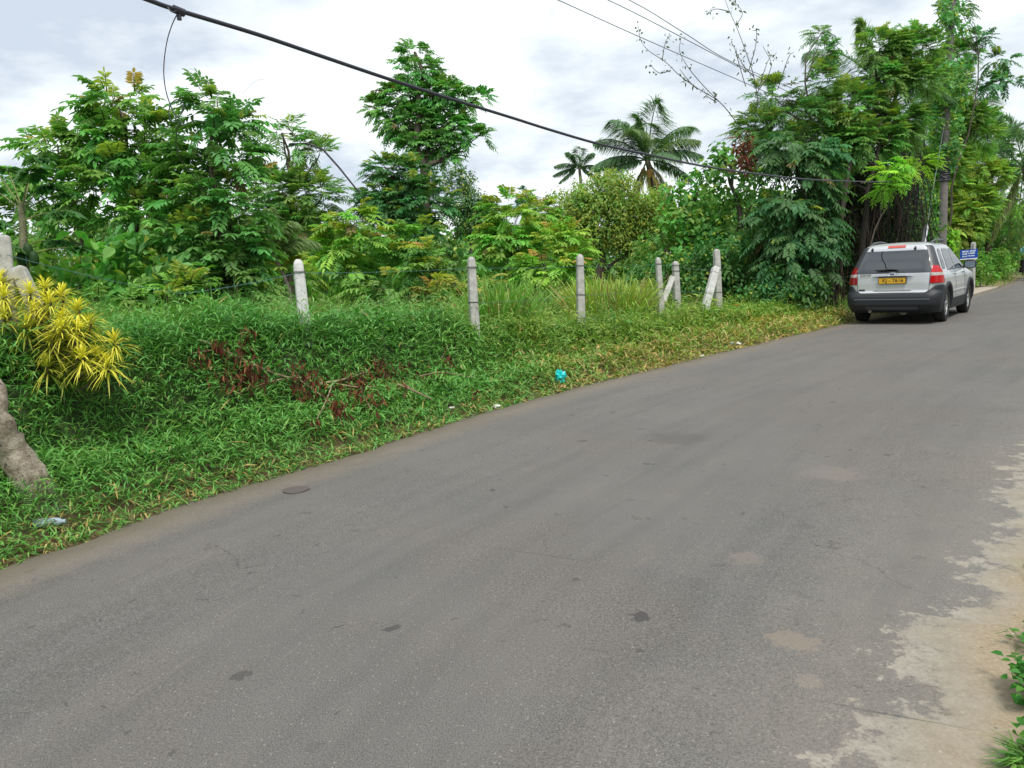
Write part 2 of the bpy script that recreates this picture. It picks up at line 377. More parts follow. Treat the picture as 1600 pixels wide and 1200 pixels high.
tint = ramp(nt, edge, 3.7, 4.5)
base = mix(nt, math_(nt, 'MULTIPLY', tint, .22), base, (.36, .32, .26))
fsand = ramp(nt, math_(nt, 'ADD', acr, math_(nt, 'MULTIPLY', math_(nt, 'SUBTRACT', rg, .5), .6)), 4.50, 4.74)
sandc = mix(nt, ramp(nt, noise(nt, O, 60, 5, .8), .35, .65), (.26, .195, .125), (.39, .32, .22))
peb = nt.nodes.new('ShaderNodeTexVoronoi'); peb.inputs['Scale'].default_value = 38; nt.links.new(O, peb.inputs['Vector'])
ps = nt.nodes.new('ShaderNodeSeparateColor'); nt.links.new(peb.outputs['Color'], ps.inputs[0])
pf = math_(nt, 'MULTIPLY', math_(nt, 'LESS_THAN', peb.outputs['Distance'], .2), math_(nt, 'GREATER_THAN', ps.outputs[0], .8))
sandc = mix(nt, pf, sandc, mix(nt, ps.outputs[1], (.09, .06, .04), (.6, .55, .48)))
base = mix(nt, fsand, base, sandc)
# orange-brown scab of soil mid right
nt.links.new(base, bs.inputs['Base Color']); bs.inputs['Roughness'].default_value = .82; bs.inputs['Specular IOR Level'].default_value = .35
b = nt.nodes.new('ShaderNodeBump'); b.inputs['Strength'].default_value = .55; b.inputs['Distance'].default_value = .006
nt.links.new(fine, b.inputs['Height']); nt.links.new(b.outputs[0], bs.inputs['Normal'])
tag(g.build('road', m, smooth=True), kind='structure')
# pale driveway apron beyond the car
g = Geo()
ap = np.array([P(1512, 466, 1)] ) # direction only
def G(px, py, z=0.0):
    d = P(px, py, 1) - CAM; t = (z - CAMH) / d[2]; return CAM + d * t
q = [G(1516, 463), G(1538, 456.5), G(1560, 449.5), G(1550, 448.6), G(1530, 450), G(1512, 452.5), G(1490, 455), G(1490, 466)]
q = np.array(q); q[:, 2] = .045
dq, _ = edge_coords(q[:, 0], q[:, 1])
cen = q.mean(0); g.add(np.vstack([cen[None], q]), np.array([[0, 1 + k, 1 + (k + 1) % len(q)] for k in range(len(q))]), np.array([.4, .34, .27]))
lo_ = q.copy(); lo_[:, 2] = -.05
g.add(np.vstack([q, lo_]), np.array([[k, k + 8, (k + 1) % 8 + 8, (k + 1) % 8] for k in range(8)]), np.array([.4, .34, .27]))
tag(g.build('driveway_apron', plain('pale_concrete', (.42, .36, .29), .9, nscale=4, namt=.2)), kind='structure')
# ------------------------------------------------------------------ grass
def grass_patch(name, label, n, xr, yr, dens, maker, mat=None):
    x = rs.uniform(*xr, n); y = rs.uniform(*yr, n)
    d, a = edge_coords(x, y)
    pr = dens(x, y, d); k = rs.rand(n) < pr
    x, y, d = x[k], y[k], d[k]
    g = Geo(); maker(g, x, y, d)
    return tag(g.build(name, mat or M_GRASS), label, 'grass', kind='stuff')
def rdir(n, up):
    a = rs.uniform(0, 2 * math.pi, n); return np.stack([np.cos(a), np.sin(a), np.broadcast_to(up, (n,))], 1)
def gcol(n, base, var=.22):
    c = np.array(base)[None] * rs.uniform(1 - var, 1 + var, (n, 1)); c[:, 0] *= rs.uniform(.75, 1.3, n); return c
# leafy creeping grass on the verge and bank
def vis(x, y):   # generous wedge around what the camera and its neighbours can see
    return (x > -1.05 * y - 1.2) & (x < 1.0 * y + 4)
def mk_near(g, x, y, d):
    n = len(x); z = gz(x, y)
    cl = vnoise(x, y, 2.2); dist = np.hypot(x, y)
    H = (.05 + .10 * np.clip(vnoise(x * 1.9, y * 1.9, 2.1), 0, 1) * (d > .15) + .12 * sstep(0, .4, d) + .10 * sstep(.6, 1.1, d) * (y < 10) ) * rs.uniform(.35, 1.15, n) * (1 + .35 * cl)
    s = np.clip(dist / 7, .8, 2.2)
    p = np.stack([x, y, z + H], 1)
    L = rs.uniform(.08, .17, n) * s ** .35; W = rs.uniform(.008, .018, n) * s
    bank = sstep(.7, 1.2, d)[:, None]; yel = sstep(9, 13, y + .8 * cl)[:, None] * (1 - .3 * bank)
    c = gcol(n, (.165, .40, .085)) * (1 - bank) + gcol(n, (.13, .35, .08)) * bank
    c = c * (1 - yel) + gcol(n, (.23, .36, .05)) * yel
    dry = (rs.rand(n) < np.where(d < .22, .22, .02)) | (rs.rand(n) < .52 * sstep(9, 11.5, y) * (1 - sstep(.45, 1.0, d + .2 * cl)))
    c[dry] = gcol(dry.sum(), (.45, .37, .13), .3)
    yt = sstep(.35, .8, vnoise(x + 9, y - 4, .9))[:, None] * .6
    c = c * (1 - yt) + c * np.array([1.7, 1.15, .9]) * yt
    D = rdir(n, rs.uniform(-.1, 1.3, n)); D[:, :2] += np.array([.25, -.35]) * sstep(1.4, 0, d)[:, None] * .5
    straps(g, p - nrm(D) * L[:, None] * .3, D, L, W, c, rs.uniform(.1, .9, n))
def dens_near(x, y, d):
    return (d > -.03 - .05*vnoise(x, y, 5)) * (d < 2.3) * vis(x, y) * np.clip((6.0 / np.maximum(np.hypot(x, y), 4)) ** 1.15, 0, 1) * (.55 + .45 * sstep(.05, .3, d)) * (1 - .45 * sstep(8, 14, y) * (1 - sstep(.4, .9, d)))
grass_patch('verge_grass', 'green leafy grass covering the verge and bank beside the road', 1000000, (-6.5, 8), (3, 19), dens_near, mk_near)
# upright stems standing out of the bank
def mk_stem(g, x, y, d):
    n = len(x); z = gz(x, y); dist = np.hypot(x, y)
    H = rs.uniform(.18, .58, n) ** 1.2 * (1 + .5 * vnoise(x, y, 2.6)) * (.45 + .55 * sstep(.3, 1.2, d)); s = np.clip(dist / 8, .7, 2)
    lean = rs.normal(0, .18, (n, 3)); lean[:, 2] = 1
    p0 = np.stack([x, y, z], 1)
    yel = sstep(8.5, 12, y)[:, None]
    c = gcol(n, (.16, .39, .085)) * (1 - yel) + gcol(n, (.24, .37, .06)) * yel
    straps(g, p0, lean, H * 1.1, .006 * s, c, .3)
    bk = (vnoise(x * 1.3, y * 1.3, 2.7) > .38) & (rs.rand(n) < .35); m = int(bk.sum())
    for k in range(3):
        leaves(g, p0[bk] + nrm(lean[bk]) * (H[bk] * rs.uniform(.5, 1.0, m))[:, None] + rs.normal(0, .03, (m, 3)), rdir(m, rs.uniform(-.2, .5, m)), np.tile([0, 0, 1.], (m, 1)) + rs.normal(0, .4, (m, 3)), rs.uniform(.035, .075, m) * s[bk] ** .5, rs.uniform(.025, .045, m) * s[bk] ** .5, gcol(m, (.11, .27, .05)))
    dk = rs.rand(n) < .05; m = int(dk.sum())
    straps(g, p0[dk], lean[dk] + rs.normal(0, .3, (m, 3)), H[dk] * rs.uniform(1.1, 1.7, m), .004 * s[dk], gcol(m, (.36, .29, .15)), .3)
    for k in range(5):
        t = .25 + .75 * rs.rand(n)
        D = rdir(n, rs.uniform(.0, .7, n))
        straps(g, p0 + nrm(lean) * (H * t)[:, None], D, rs.uniform(.10, .21, n) * s ** .4, rs.uniform(.010, .020, n) * s, c * rs.uniform(.8, 1.25, (n, 1)), rs.uniform(.2, .9, n))
def dens_stem(x, y, d):
    return (d > .12) * (d < 3.2) * vis(x, y) * np.clip((6.5 / np.maximum(np.hypot(x, y), 4)) ** 1.5, 0, 1) * (.25 + .75 * sstep(.6, 1.1, d)) * (1 - .8 * (y > 16))
grass_patch('bank_grass', 'taller leafy grass stems standing over the bank below the fence', 80000, (-7, 8), (4.5, 19), dens_stem, mk_stem)
# fine pale grass behind the fence and further along
def mk_fine(g, x, y, d):
    n = len(x); z = gz(x, y); dist = np.hypot(x, y); s = np.clip(dist / 9, .9, 4)
    H = rs.uniform(.14, .50, n) * (1 + .35 * vnoise(x, y, 2.9)) * (.7 + .3 * sstep(.8, 2.2, d)) * (1 + .3 * vnoise(x, y, 1.1)) * np.clip(1.2 - .012 * dist, .5, 1) * (1 + .25 * sstep(9.5, 11, y) * (y < 20))
    lean = rs.normal(0, .28, (n, 3)); lean[:, 2] = 1
    k = vnoise(x, y, 1.4)[:, None] * .5 + .5
    c = gcol(n, (.23, .36, .06)) * k + gcol(n, (.13, .29, .05)) * (1 - k)
    dd = rs.rand(n) < .09; c[dd] = gcol(dd.sum(), (.33, .26, .13))
    straps(g, np.stack([x, y, z], 1), lean, H * 1.2, .0055 * s, c, rs.uniform(.2, 1.3, n))
def dens_fine(x, y, d):
    return (d > .55) * (d < 26) * vis(x, y) * np.clip((9.0 / np.maximum(np.hypot(x, y), 6)) ** 1.6, 0, 1) * (1 - .6 * (d < 1.3) * (y < 9.5))
grass_patch('field_grass', 'fine pale grass growing behind and between the fence posts', 480000, (-22, 16), (5.5, 36), dens_fine, mk_fine)
def mk_far(g, x, y, d):
    n = len(x); z = gz(x, y); s = np.hypot(x, y) / 12
    lean = rs.normal(0, .3, (n, 3)); lean[:, 2] = 1
    c = gcol(n, (.19, .35, .055)); dd = rs.rand(n) < .12 * (d < .5); c[dd] = gcol(dd.sum(), (.30, .26, .12))
    straps(g, np.stack([x, y, z], 1), lean, rs.uniform(.12, .42, n) * (.5 + .5 * sstep(0, 1, d)), .008 * s, c, rs.uniform(.2, 1, n))
grass_patch('far_verge_grass', 'bright grass along the road edge beyond the parked car', 90000, (7, 45), (17, 62), lambda x, y, d: (d > -.02) * (d < 2.5) * np.clip(22 / np.hypot(x, y), 0, 1) * 1.0 * ~((x > 14.2) & (x < 19.0) & (y > 25.5) & (y < 31) & (d < 1.1)), mk_far)
# right-hand verge in front of the camera (mostly outside the frame)
def mk_right(g, x, y, d):
    n = len(x); z = gz(x, y)
    lean = rs.normal(0, .4, (n, 3)); lean[:, 2] = 1
    c = gcol(n, (.07, .19, .025)); dd = rs.rand(n) < .25; c[dd] = gcol(dd.sum(), (.40, .33, .17))
    straps(g, np.stack([x, y, z], 1), lean, rs.uniform(.06, .22, n), rs.uniform(.004, .009, n), c, rs.uniform(.3, 1.3, n))
grass_patch('roadside_grass', 'grass growing beyond the sandy right hand shoulder', 90000, (1.5, 20), (0, 24), lambda x, y, d: (d < -6.3 - .3 * vnoise(x, y, 2)) * (d > -9.5) * np.clip(4 / np.maximum(np.hypot(x, y), 2), 0, 1), mk_right)
def tuft(name, label, cx, cy, R, n, H, base, group=None, W=.010, dry=.1, cat='grass clump'):
    a = rs.uniform(0, 2 * math.pi, n); r = R * np.sqrt(rs.rand(n)); x = cx + r * np.cos(a); y = cy + r * np.sin(a)
    z = gz(x, y)
    lean = np.stack([np.cos(a) * r / R * .35 + rs.normal(0, .14, n), np.sin(a) * r / R * .35 + rs.normal(0, .14, n), np.ones(n)], 1)
    c = gcol(n, base); dd = rs.rand(n) < dry; c[dd] = gcol(dd.sum(), (.36, .28, .12))
    g = Geo(); L = rs.uniform(.45, 1.1, n) * H
    p = np.stack([x, y, z], 1)
    # long arching blades in four pieces
    D = nrm(lean * [1, 1, 1.6]); S = nrm(np.cross(D, rs.normal(0, 1, (n, 3)) * .3 + np.array([0, 1., 0])))
    ws = np.array([.7, 1, .85, .5, .02]) * W; rows = []
    for k, t in enumerate((0, .3, .6, .82, 1)):
        q = p + D * (L * t)[:, None] + (D * [1, 1, 0]) * (L * .9 * t ** 2.5)[:, None] - np.array([0, 0, 1.]) * (L * .45 * t ** 3 * rs.uniform(.3, 1.3, n).clip(0))[:, None] * 1
        rows += [q - S * ws[k], q + S * ws[k]]
    v = np.stack(rows, 1); b = np.arange(n)[:, None] * 10
    g.add(v.reshape(-1, 3), np.concatenate([b + [2*k, 2*k+1, 2*k+3, 2*k+2] for k in range(4)]), np.repeat(c, 10, 0))
    return tag(g.build(name, M_GRASS), label, cat, group)
def XY(px, dep):
    p = P(px, 500, dep); d = P(px, 440, dep); return d[0], d[1]
for px, dep, R, n, H, base, lab in [
    (775, 11.6, .34, 560, 1.25, (.20, .40, .07), 'arching clump of wide bladed grass just right of the second slender post'),
    (950, 14.6, .60, 1100, 1.25, (.32, .45, .08), 'tall yellow green clump of upright grass behind the third slender post'),
    (700, 15.0, .5, 360, 1.55, (.16, .34, .07), 'thin pale clump of tall grass rising before the low bushes'),
    (500, 10.0, .35, 170, .75, (.18, .30, .07), 'small drooping clump of dry tipped grass right of the leftmost slender post'),
    (850, 15.5, .6, 420, 1.2, (.15, .32, .06), 'loose clump of grass between the second and third slender posts'),
    (1010, 15.6, .4, 200, .7, (.16, .24, .05), 'bent yellowish grass clump left of the short corner post')]:
    x, y = XY(px, dep); tuft('grass_clump', lab, x, y, R, n, H, base, 'clumps of tall grass behind the fence', W=.011 if dep < 12 else .013)
# ------------------------------------------------------------------ trees and shrubs
STY = {
 'pinn':   dict(L=.30, n=6, ll=.080, lw=.035, droop=.35, hang=.25, a=.0145),
 'pinnb':  dict(L=.46, n=7, ll=.125, lw=.050, droop=.4, hang=.3, a=.037),
 'shrub':  dict(L=.42, n=8, ll=.105, lw=.036, droop=.45, hang=.22, a=.026),
 'feather':dict(L=.42, n=9, ll=.10, lw=.026, droop=.35, hang=.1, a=.018),
 'big':    dict(L=.46, n=7, ll=.125, lw=.055, droop=.6, hang=.4, a=.036),
 'broad':  dict(simple=1, L=.11, W=.07, a=.0055),
 'broadL': dict(simple=1, L=.17, W=.11, a=.017),
 'small':  dict(simple=1, L=.11, W=.055, a=.0036),
 'huge':   dict(simple=1, L=.28, W=.21, a=.06),
}
def crown(g, blobs, st, dens, base, young=(.42, .50, .09), yf=.14, red=0., var=.25, shape=.62, updir=.35):
    """foliage clustered through ellipsoids; returns the cluster centres"""
    cents = []
    s = STY[st] if isinstance(st, str) else st
    for (c, r) in blobs:
        c = np.array(c, float); r = np.array(r, float); r = np.maximum(r - (s['L'] * .2 if not s.get('simple') else s['L'] * .35), r * .45)
        area = 4 * math.pi * ((r[0]*r[1])**1.6 + (r[0]*r[2])**1.6 + (r[1]*r[2])**1.6) ** (1/1.6) / 3 ** (1/1.6)
        nl = int(dens * 1.2 * area / s['a']); per = 7 if not s.get('simple') else 26
        nc = max(4, nl // per)
        u = nrm(rs.normal(0, 1, (nc, 3))); rad = rs.uniform(shape ** 2, 1, nc) ** .5
        bump = 1 + .22 * np.sin(u[:, 0] * 5 + c[0]) * np.cos(u[:, 2] * 6 + c[1]) + rs.normal(0, .07, nc)
        cc = c + u * r * (rad * bump)[:, None]
        cents.append(cc)
        tint = rs.uniform(1 - var, 1 + var, (nc, 1)) * np.array([1, 1, 1]); tint[:, 0] *= rs.uniform(.75, 1.35, nc)
        idx = np.repeat(np.arange(nc), per); m = len(idx)
        cr = (r.mean() * .17 + (s['L'] * .5 if not s.get('simple') else s['L'] * 1.2))
        q = rs.normal(0, 1, (m, 3)); q = nrm(q) * (rs.rand(m, 1) ** .5)
        D = u[idx] * .7 + q * .9 + np.array([0, 0, updir])
        col = np.array(base) * 2.85 * np.array([1.18, 1.0, 1.05]) * tint[idx] * rs.uniform(.82, 1.2, (m, 1))
        if s.get('simple'):
            p = cc[idx] + q * cr
            N = nrm(u[idx] * .5 + np.array([0, 0, .8]) + rs.normal(0, .45, (m, 3)))
            D = np.cross(N, rs.normal(0, 1, (m, 3))) + np.array([0, 0, -.35])
            yk = rs.rand(m) < yf * .8; col[yk] = np.array(young) * rs.uniform(.8, 1.2, (yk.sum(), 1))
            leaves(g, p, D, N, s['L'] * rs.uniform(.6, 1.25, m), s['W'] * rs.uniform(.7, 1.2, m), col)
        else:
            p = cc[idx] + q * cr * .35
            tops = (u[idx][:, 2] > .25) & (q[:, 2] > .1)
            yk = (rs.rand(m) < yf * 4) & tops; col[yk] = np.array(young) * rs.uniform(.8, 1.2, (yk.sum(), 1))
            if red: rk = (rs.rand(m) < red * 4) & tops; col[rk] = np.array([.60, .40, .12]) * rs.uniform(.8, 1.2, (rk.sum(), 1))
            bk = rs.rand(m) < .012; col[bk] = np.array([.24, .18, .08]) * rs.uniform(.6, 1.2, (bk.sum(), 1))
            pinnate(g, p, D, s['L'] * rs.uniform(.65, 1.15, m), s['n'], s['ll'], s['lw'], col, s['droop'], s['hang'])
    return np.vstack(cents)
def branchwork(g, base, blobs, cents, r0, col=(.12, .095, .07), twigs=.35):
    """one trunk rising into the crown, a limb to every lobe, twigs to the leaf clusters"""
    base = np.array(base, float)
    C = np.array([b[0] for b in blobs]); order = np.argsort(C[:, 2]); top = C[order[-1]]
    h = top[2] - base[2]; ax = C[:, :2].mean(0) * .5 + top[:2] * .5
    t = np.linspace(0, 1, 12)
    tr = np.stack([base[0] + (ax[0] - base[0]) * t ** 1.3, base[1] + (ax[1] - base[1]) * t ** 1.3, base[2] + h * t], 1)
    wv = np.cumsum(rs.normal(0, .012 * h, (12, 2)), 0); tr[:, :2] += wv - np.linspace(0, 1, 12)[:, None] * wv[-1]; tr[-1] = top
    tr[0] = base
    tube(g, tr, np.linspace(r0, r0 * .2, 12), col, 7)
    for c, r in blobs:
        c = np.array(c, float); r = np.array(r)
        hd = np.linalg.norm(c[:2] - ax); z0 = max(base[2] + .12 * h, min(c[2] - .55 * hd, base[2] + .85 * h)); k = np.clip((z0 - base[2]) / h, 0, 1) * 11
        s = tr[int(k)]
        tt = np.linspace(0, 1, 7)[:, None]; mid = s * .5 + c * .5 + [0, 0, -.12 * hd]
        pts = (1 - tt) ** 2 * s + 2 * tt * (1 - tt) * mid + tt * tt * c; pts[1:-1] += rs.normal(0, .02 * (hd + .3), (5, 3))
        rb = r0 * (.6 - .35 * k / 11)
        tube(g, pts, np.linspace(rb, rb * .35, 7), col, 6)
        dd = ((cents - c) / r); near = cents[(dd ** 2).sum(1) < 1.6]; n = int(len(near) * twigs)
        if n:
            for q in near[rs.permutation(len(near))[:min(n, 40)]]:
                s2 = pts[rs.randint(3, 7)]; mm = (s2 + q) / 2 + rs.normal(0, .05, 3) + np.array([0, 0, -.04])
                tube(g, [s2, mm, q], [rb * .35, rb * .22, rb * .08], col, 4, False)
def BL(lst, dep, thick=.8):
    """crown lobes: centre seen at (px,py), radii in photo pixels at this distance, optional distance offset"""
    o = []
    for b in lst:
        px, py, rx, ry = b[:4]; dd = dep + (b[4] if len(b) > 4 else 0)
        k = dd / FPX; rr = .5 * (rx + ry) * k
        o.append((P(px, py, dd), (rx * k, max(rr * thick, .25), ry * k)))
    return o
def tree(name, label, cat, lobes, dep, bx, r0, st, dens, base, group=None, thick=.8, kids=('trunk', 'crown'), bark=(.12, .095, .07), extra=None, twigs=.35, **kw):
    bl = BL(lobes, dep, thick)
    b = P(bx, 440, dep); bz = gz(b[0], b[1]); loc = (b[0], b[1], bz)
    t = thing(name, label, cat, loc, group)
    gc = Geo(); cents = crown(gc, bl, st, dens, base, **kw)
    gt = Geo(); branchwork(gt, (b[0], b[1], bz - .1), bl, cents, r0, bark, twigs)
    if extra: extra(gc, gt, t)
    gt.build(kids[0], M_BARK, t, smooth=True); gc.build(kids[1], M_LEAF, t)
    return t
MID = (.055, .145, .03); DARK = (.028, .085, .028); LITE = (.105, .21, .035); YEL = (.15, .20, .035); BLUE = (.027, .080, .028)
GS = 'young trees with feathered leaves on the left'
tree('young_tree', 'airy young tree with pale top leaves at the far left, above the yellow shrub', 'tree',
     [(90, 225, 72, 36), (35, 275, 40, 36, .3), (120, 290, 66, 46), (60, 345, 60, 50, .4)], 10.0, 150, .035, 'pinn', .95, MID, GS, red=.006, yf=.16)
tree('young_tree', 'tall young tree in the middle of the left trio, left of the hanging cable', 'tree',
     [(185, 165, 62, 36), (150, 205, 50, 40), (225, 215, 65, 50), (195, 280, 90, 60), (245, 350, 80, 70)], 9.6, 235, .045, 'pinn', 1.0, MID, GS, red=.006, yf=.15)
tree('young_tree', 'densest young tree of the left trio, under the loop of the hanging cable', 'tree',
     [(330, 165, 44, 34), (362, 190, 42, 36), (338, 240, 68, 52), (352, 310, 70, 60), (330, 385, 80, 66), (370, 435, 46, 56)], 9.1, 345, .05, 'pinn', 1.15, (.045, .125, .032), GS, red=.01, yf=.12)
def drooper(gc, gt, t):
    pts = [P(452, 226, 15.4), P(480, 224, 15.2), P(505, 234, 15.0), P(530, 262, 14.9), P(562, 302, 14.8)]
    tube(gt, pts, [.02, .02, .019, .018, .016], (.07, .065, .07), 6)
tree('feathery_tree', 'taller feathery tree with a drooping bare limb, right behind the left trio', 'tree',
     [(440, 208, 30, 18), (465, 228, 28, 15), (500, 240, 32, 15), (455, 305, 60, 34), (505, 305, 30, 26), (455, 350, 60, 36), (420, 320, 45, 50)], 15.5, 450, .09, 'feather', 1.0, (.06, .14, .035), twigs=.3, extra=drooper, yf=.1)
# low growth under the young trees
GB = 'low bushes under the left trees'
tree('leafy_bush', 'bright broad leaved bush behind the yellow shrub, below the papaya', 'bush', [(125, 400, 70, 45), (80, 440, 60, 45), (180, 440, 60, 40)], 8.6, 120, .02, 'broadL', 1.1, (.06, .17, .03), GB, kids=('stem', 'foliage'))
tree('leafy_bush', 'dark broad leaved bush between the yellow shrub and the dense tree', 'bush', [(235, 395, 60, 40), (240, 445, 60, 40), (290, 420, 45, 45)], 8.7, 240, .02, 'broadL', 1.1, (.04, .12, .03), GB, kids=('stem', 'foliage'))
tree('leafy_bush', 'small feathered sapling with red tips in front of the dense left tree', 'bush', [(285, 452, 40, 22), (230, 470, 60, 16), (180, 475, 50, 14)], 8.2, 270, .015, 'pinn', .9, (.07, .16, .03), GB, kids=('stem', 'foliage'), red=.025, yf=.2)
tree('leafy_bush', 'tangle of dark foliage at the foot of the dense left tree', 'bush', [(370, 455, 50, 35), (320, 465, 50, 25)], 9.3, 360, .02, 'small', 1.2, DARK, GB, kids=('stem', 'foliage'))
GM = 'feathered shrubs in the field behind the fence'
for a in [
 ('low feathered shrub with yellow tips above the leftmost slender post', [(455, 415, 50, 28), (430, 440, 50, 30)], 12.5, 450, LITE),
 ('tall feathered shrub with bright yellow crown left of the dark bushes', [(540, 345, 50, 26), (545, 385, 50, 40), (535, 430, 55, 30)], 14, 540, (.085, .19, .03)),
 ('spreading feathered shrub with orange tips in front of the tall tree', [(640, 375, 55, 26), (625, 410, 60, 32)], 15, 630, MID),
 ('deep green feathered shrub directly left of the second slender post', [(690, 405, 45, 30), (670, 440, 50, 28), (600, 450, 50, 22)], 13, 670, (.05, .13, .03)),
 ('broad feathered shrub with pale top between the second and third posts', [(810, 335, 55, 32), (790, 375, 55, 40), (800, 415, 60, 35)], 18, 800, (.075, .18, .03)),
 ('feathered shrub with orange tips below the yellowish bush', [(870, 385, 50, 30), (870, 425, 60, 30)], 17, 870, LITE),
 ('feathered shrub with a yellow tip reaching to the small far palm', [(840, 330, 35, 18), (862, 350, 30, 25)], 22, 850, (.09, .19, .03)),
 ('brownish green feathered shrub low behind the second post', [(735, 455, 45, 24), (690, 465, 40, 16)], 12.4, 720, (.09, .13, .035))]:
    tree('feathered_shrub', a[0], 'shrub', a[1], a[2], a[3], .03, 'shrub', 1.15, a[4], GM, kids=('stem', 'foliage'), red=.025, yf=.2, young=(.42, .46, .06))
tree('tall_tree', 'tall lone tree with layered feathery crown rising against the sky', 'tree',
     [(648, 82, 22, 16), (655, 110, 42, 20), (690, 150, 50, 22), (640, 150, 45, 20), (745, 152, 22, 13), (598, 172, 30, 16), (640, 190, 55, 22), (700, 200, 45, 22), (742, 212, 24, 12), (670, 222, 55, 16), (690, 245, 25, 12)], 30, 662, .28, 'pinnb', 1.25, (.05, .15, .035), thick=.9, twigs=.15, yf=.16, young=(.22, .40, .06))
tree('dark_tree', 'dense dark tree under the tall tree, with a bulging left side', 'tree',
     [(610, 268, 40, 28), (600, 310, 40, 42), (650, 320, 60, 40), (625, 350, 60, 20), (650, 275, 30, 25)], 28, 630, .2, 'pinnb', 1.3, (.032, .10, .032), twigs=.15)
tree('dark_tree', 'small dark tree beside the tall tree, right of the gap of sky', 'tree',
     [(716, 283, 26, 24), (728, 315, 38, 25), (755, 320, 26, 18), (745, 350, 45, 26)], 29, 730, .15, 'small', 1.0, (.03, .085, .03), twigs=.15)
# far small tops over the shrubs
tree('distant_tree', 'tiny dark treetop on the skyline left of the small palm', 'tree', [(817, 302, 9, 8), (822, 320, 22, 16)], 60, 818, .15, 'pinnb', 1.2, (.035, .10, .05))
tree('yellowish_tree', 'rounded yellowish green tree below the coconut palm', 'tree',
     [(940, 300, 60, 30), (900, 335, 48, 38), (965, 330, 60, 48), (925, 365, 64, 40), (1015, 335, 50, 36), (1010, 375, 55, 40)], 23, 935, .14, 'small', 1.15, (.085, .155, .035), yf=.22, young=(.42, .42, .07), twigs=.15)
GV = 'creeper covered trees between the palm and the car'
tree('creeper_covered_tree', 'bright green creeper covered tree right of the coconut palm trunk', 'tree',
     [(1090, 300, 50, 40), (1075, 345, 55, 45), (1040, 390, 55, 40), (1080, 400, 60, 40)], 20.5, 1075, .14, 'broadL', 1.2, (.05, .14, .03), GV, twigs=.12)
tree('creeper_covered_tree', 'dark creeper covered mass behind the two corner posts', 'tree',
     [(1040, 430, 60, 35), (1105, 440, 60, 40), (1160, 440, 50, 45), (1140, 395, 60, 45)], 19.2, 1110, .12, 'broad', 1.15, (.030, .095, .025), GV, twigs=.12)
tree('creeper_covered_tree', 'creeper covered tree with dead brown clump, between the palm and the hanging leaves', 'tree',
     [(1145, 270, 45, 32), (1175, 320, 55, 45), (1150, 360, 55, 40), (1130, 245, 28, 16)], 20, 1160, .14, 'broadL', 1.15, (.042, .125, .028), GV, twigs=.12)
tree('hanging_leaf_tree', 'tree with big blue green leaves hanging like a curtain left of the car', 'tree',
     [(1235, 235, 50, 32), (1250, 290, 55, 50), (1225, 350, 55, 50), (1270, 360, 40, 50), (1240, 410, 50, 50), (1288, 320, 22, 46), (1290, 400, 16, 46), (1292, 255, 34, 34)], 18.6, 1270, .10, 'big', 1.0, BLUE, yf=.02, twigs=.1, updir=.05, bark=(.05, .04, .03))
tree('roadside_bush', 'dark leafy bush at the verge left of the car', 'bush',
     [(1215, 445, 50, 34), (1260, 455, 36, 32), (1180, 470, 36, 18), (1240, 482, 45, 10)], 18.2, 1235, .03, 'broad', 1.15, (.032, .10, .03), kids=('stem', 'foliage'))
GF = 'feathery trees above the car'
tree('feathery_tree', 'feathery tree with a spire of stacked leaves against the sky', 'tree',
     [(1285, 50, 14, 16), (1284, 85, 20, 20), (1286, 125, 24, 22), (1210, 150, 34, 24), (1245, 180, 40, 26), (1190, 200, 45, 26), (1225, 225, 60, 24)], 20.5, 1265, .06, 'feather', 1.15, (.055, .13, .04), GF, twigs=.3)
tree('feathery_tree', 'light green feathery tree crowning the dark hollow beside the car', 'tree',
     [(1325, 165, 50, 34), (1385, 120, 42, 26), (1375, 75, 40, 22), (1425, 75, 42, 24), (1440, 125, 30, 24), (1300, 205, 50, 28), (1350, 220, 60, 28), (1405, 190, 32, 30), (1300, 250, 40, 22)], 20.8, 1345, .09, 'feather', 1.7, (.062, .145, .035), GF, twigs=.3, bark=(.05, .04, .03))
tree('feathery_tree', 'feathery tree spreading behind the utility pole up to the right', 'tree',
     [(1475, 135, 36, 26), (1500, 85, 28, 20), (1440, 185, 26, 16), (1500, 185, 40, 26), (1465, 250, 50, 24), (1430, 270, 34, 20), (1530, 210, 30, 20)], 29.5, 1470, .10, 'feather', 1.7, (.075, .17, .035), GF, twigs=.3)
tree('sprawling_branch_tree', 'slender tree with open leaf sprays reaching out at the upper right', 'tree',
     [(1562, 92, 22, 9), (1570, 124, 30, 8), (1535, 58, 18, 10), (1500, 10, 16, 12), (1478, 20, 10, 16), (1545, 130, 16, 8)], 28.6, 1480, .05, 'pinnb', .75, (.045, .12, .05), twigs=.7)
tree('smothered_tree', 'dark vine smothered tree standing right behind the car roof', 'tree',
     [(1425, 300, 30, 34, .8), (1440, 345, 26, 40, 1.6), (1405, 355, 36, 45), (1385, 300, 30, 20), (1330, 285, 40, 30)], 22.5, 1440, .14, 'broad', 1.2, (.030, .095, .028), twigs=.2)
tree('feathery_bough', 'low bright bough of feathery leaves hanging over the dark hollow', 'bough',
     [(1425, 258, 26, 14), (1385, 270, 16, 12), (1380, 292, 16, 8), (1440, 250, 14, 10)], 20.0, 1330, .03, 'feather', 1.0, (.11, .24, .03), twigs=.5)
tree('big_leaved_shrub', 'bright shrub of very large leaves right behind the car', 'shrub',
     [(1462, 352, 10, 18), (1478, 374, 13, 16), (1460, 385, 12, 16)], 28.8, 1472, .03, 'huge', 1.2, (.10, .24, .035), kids=('stem', 'foliage'))
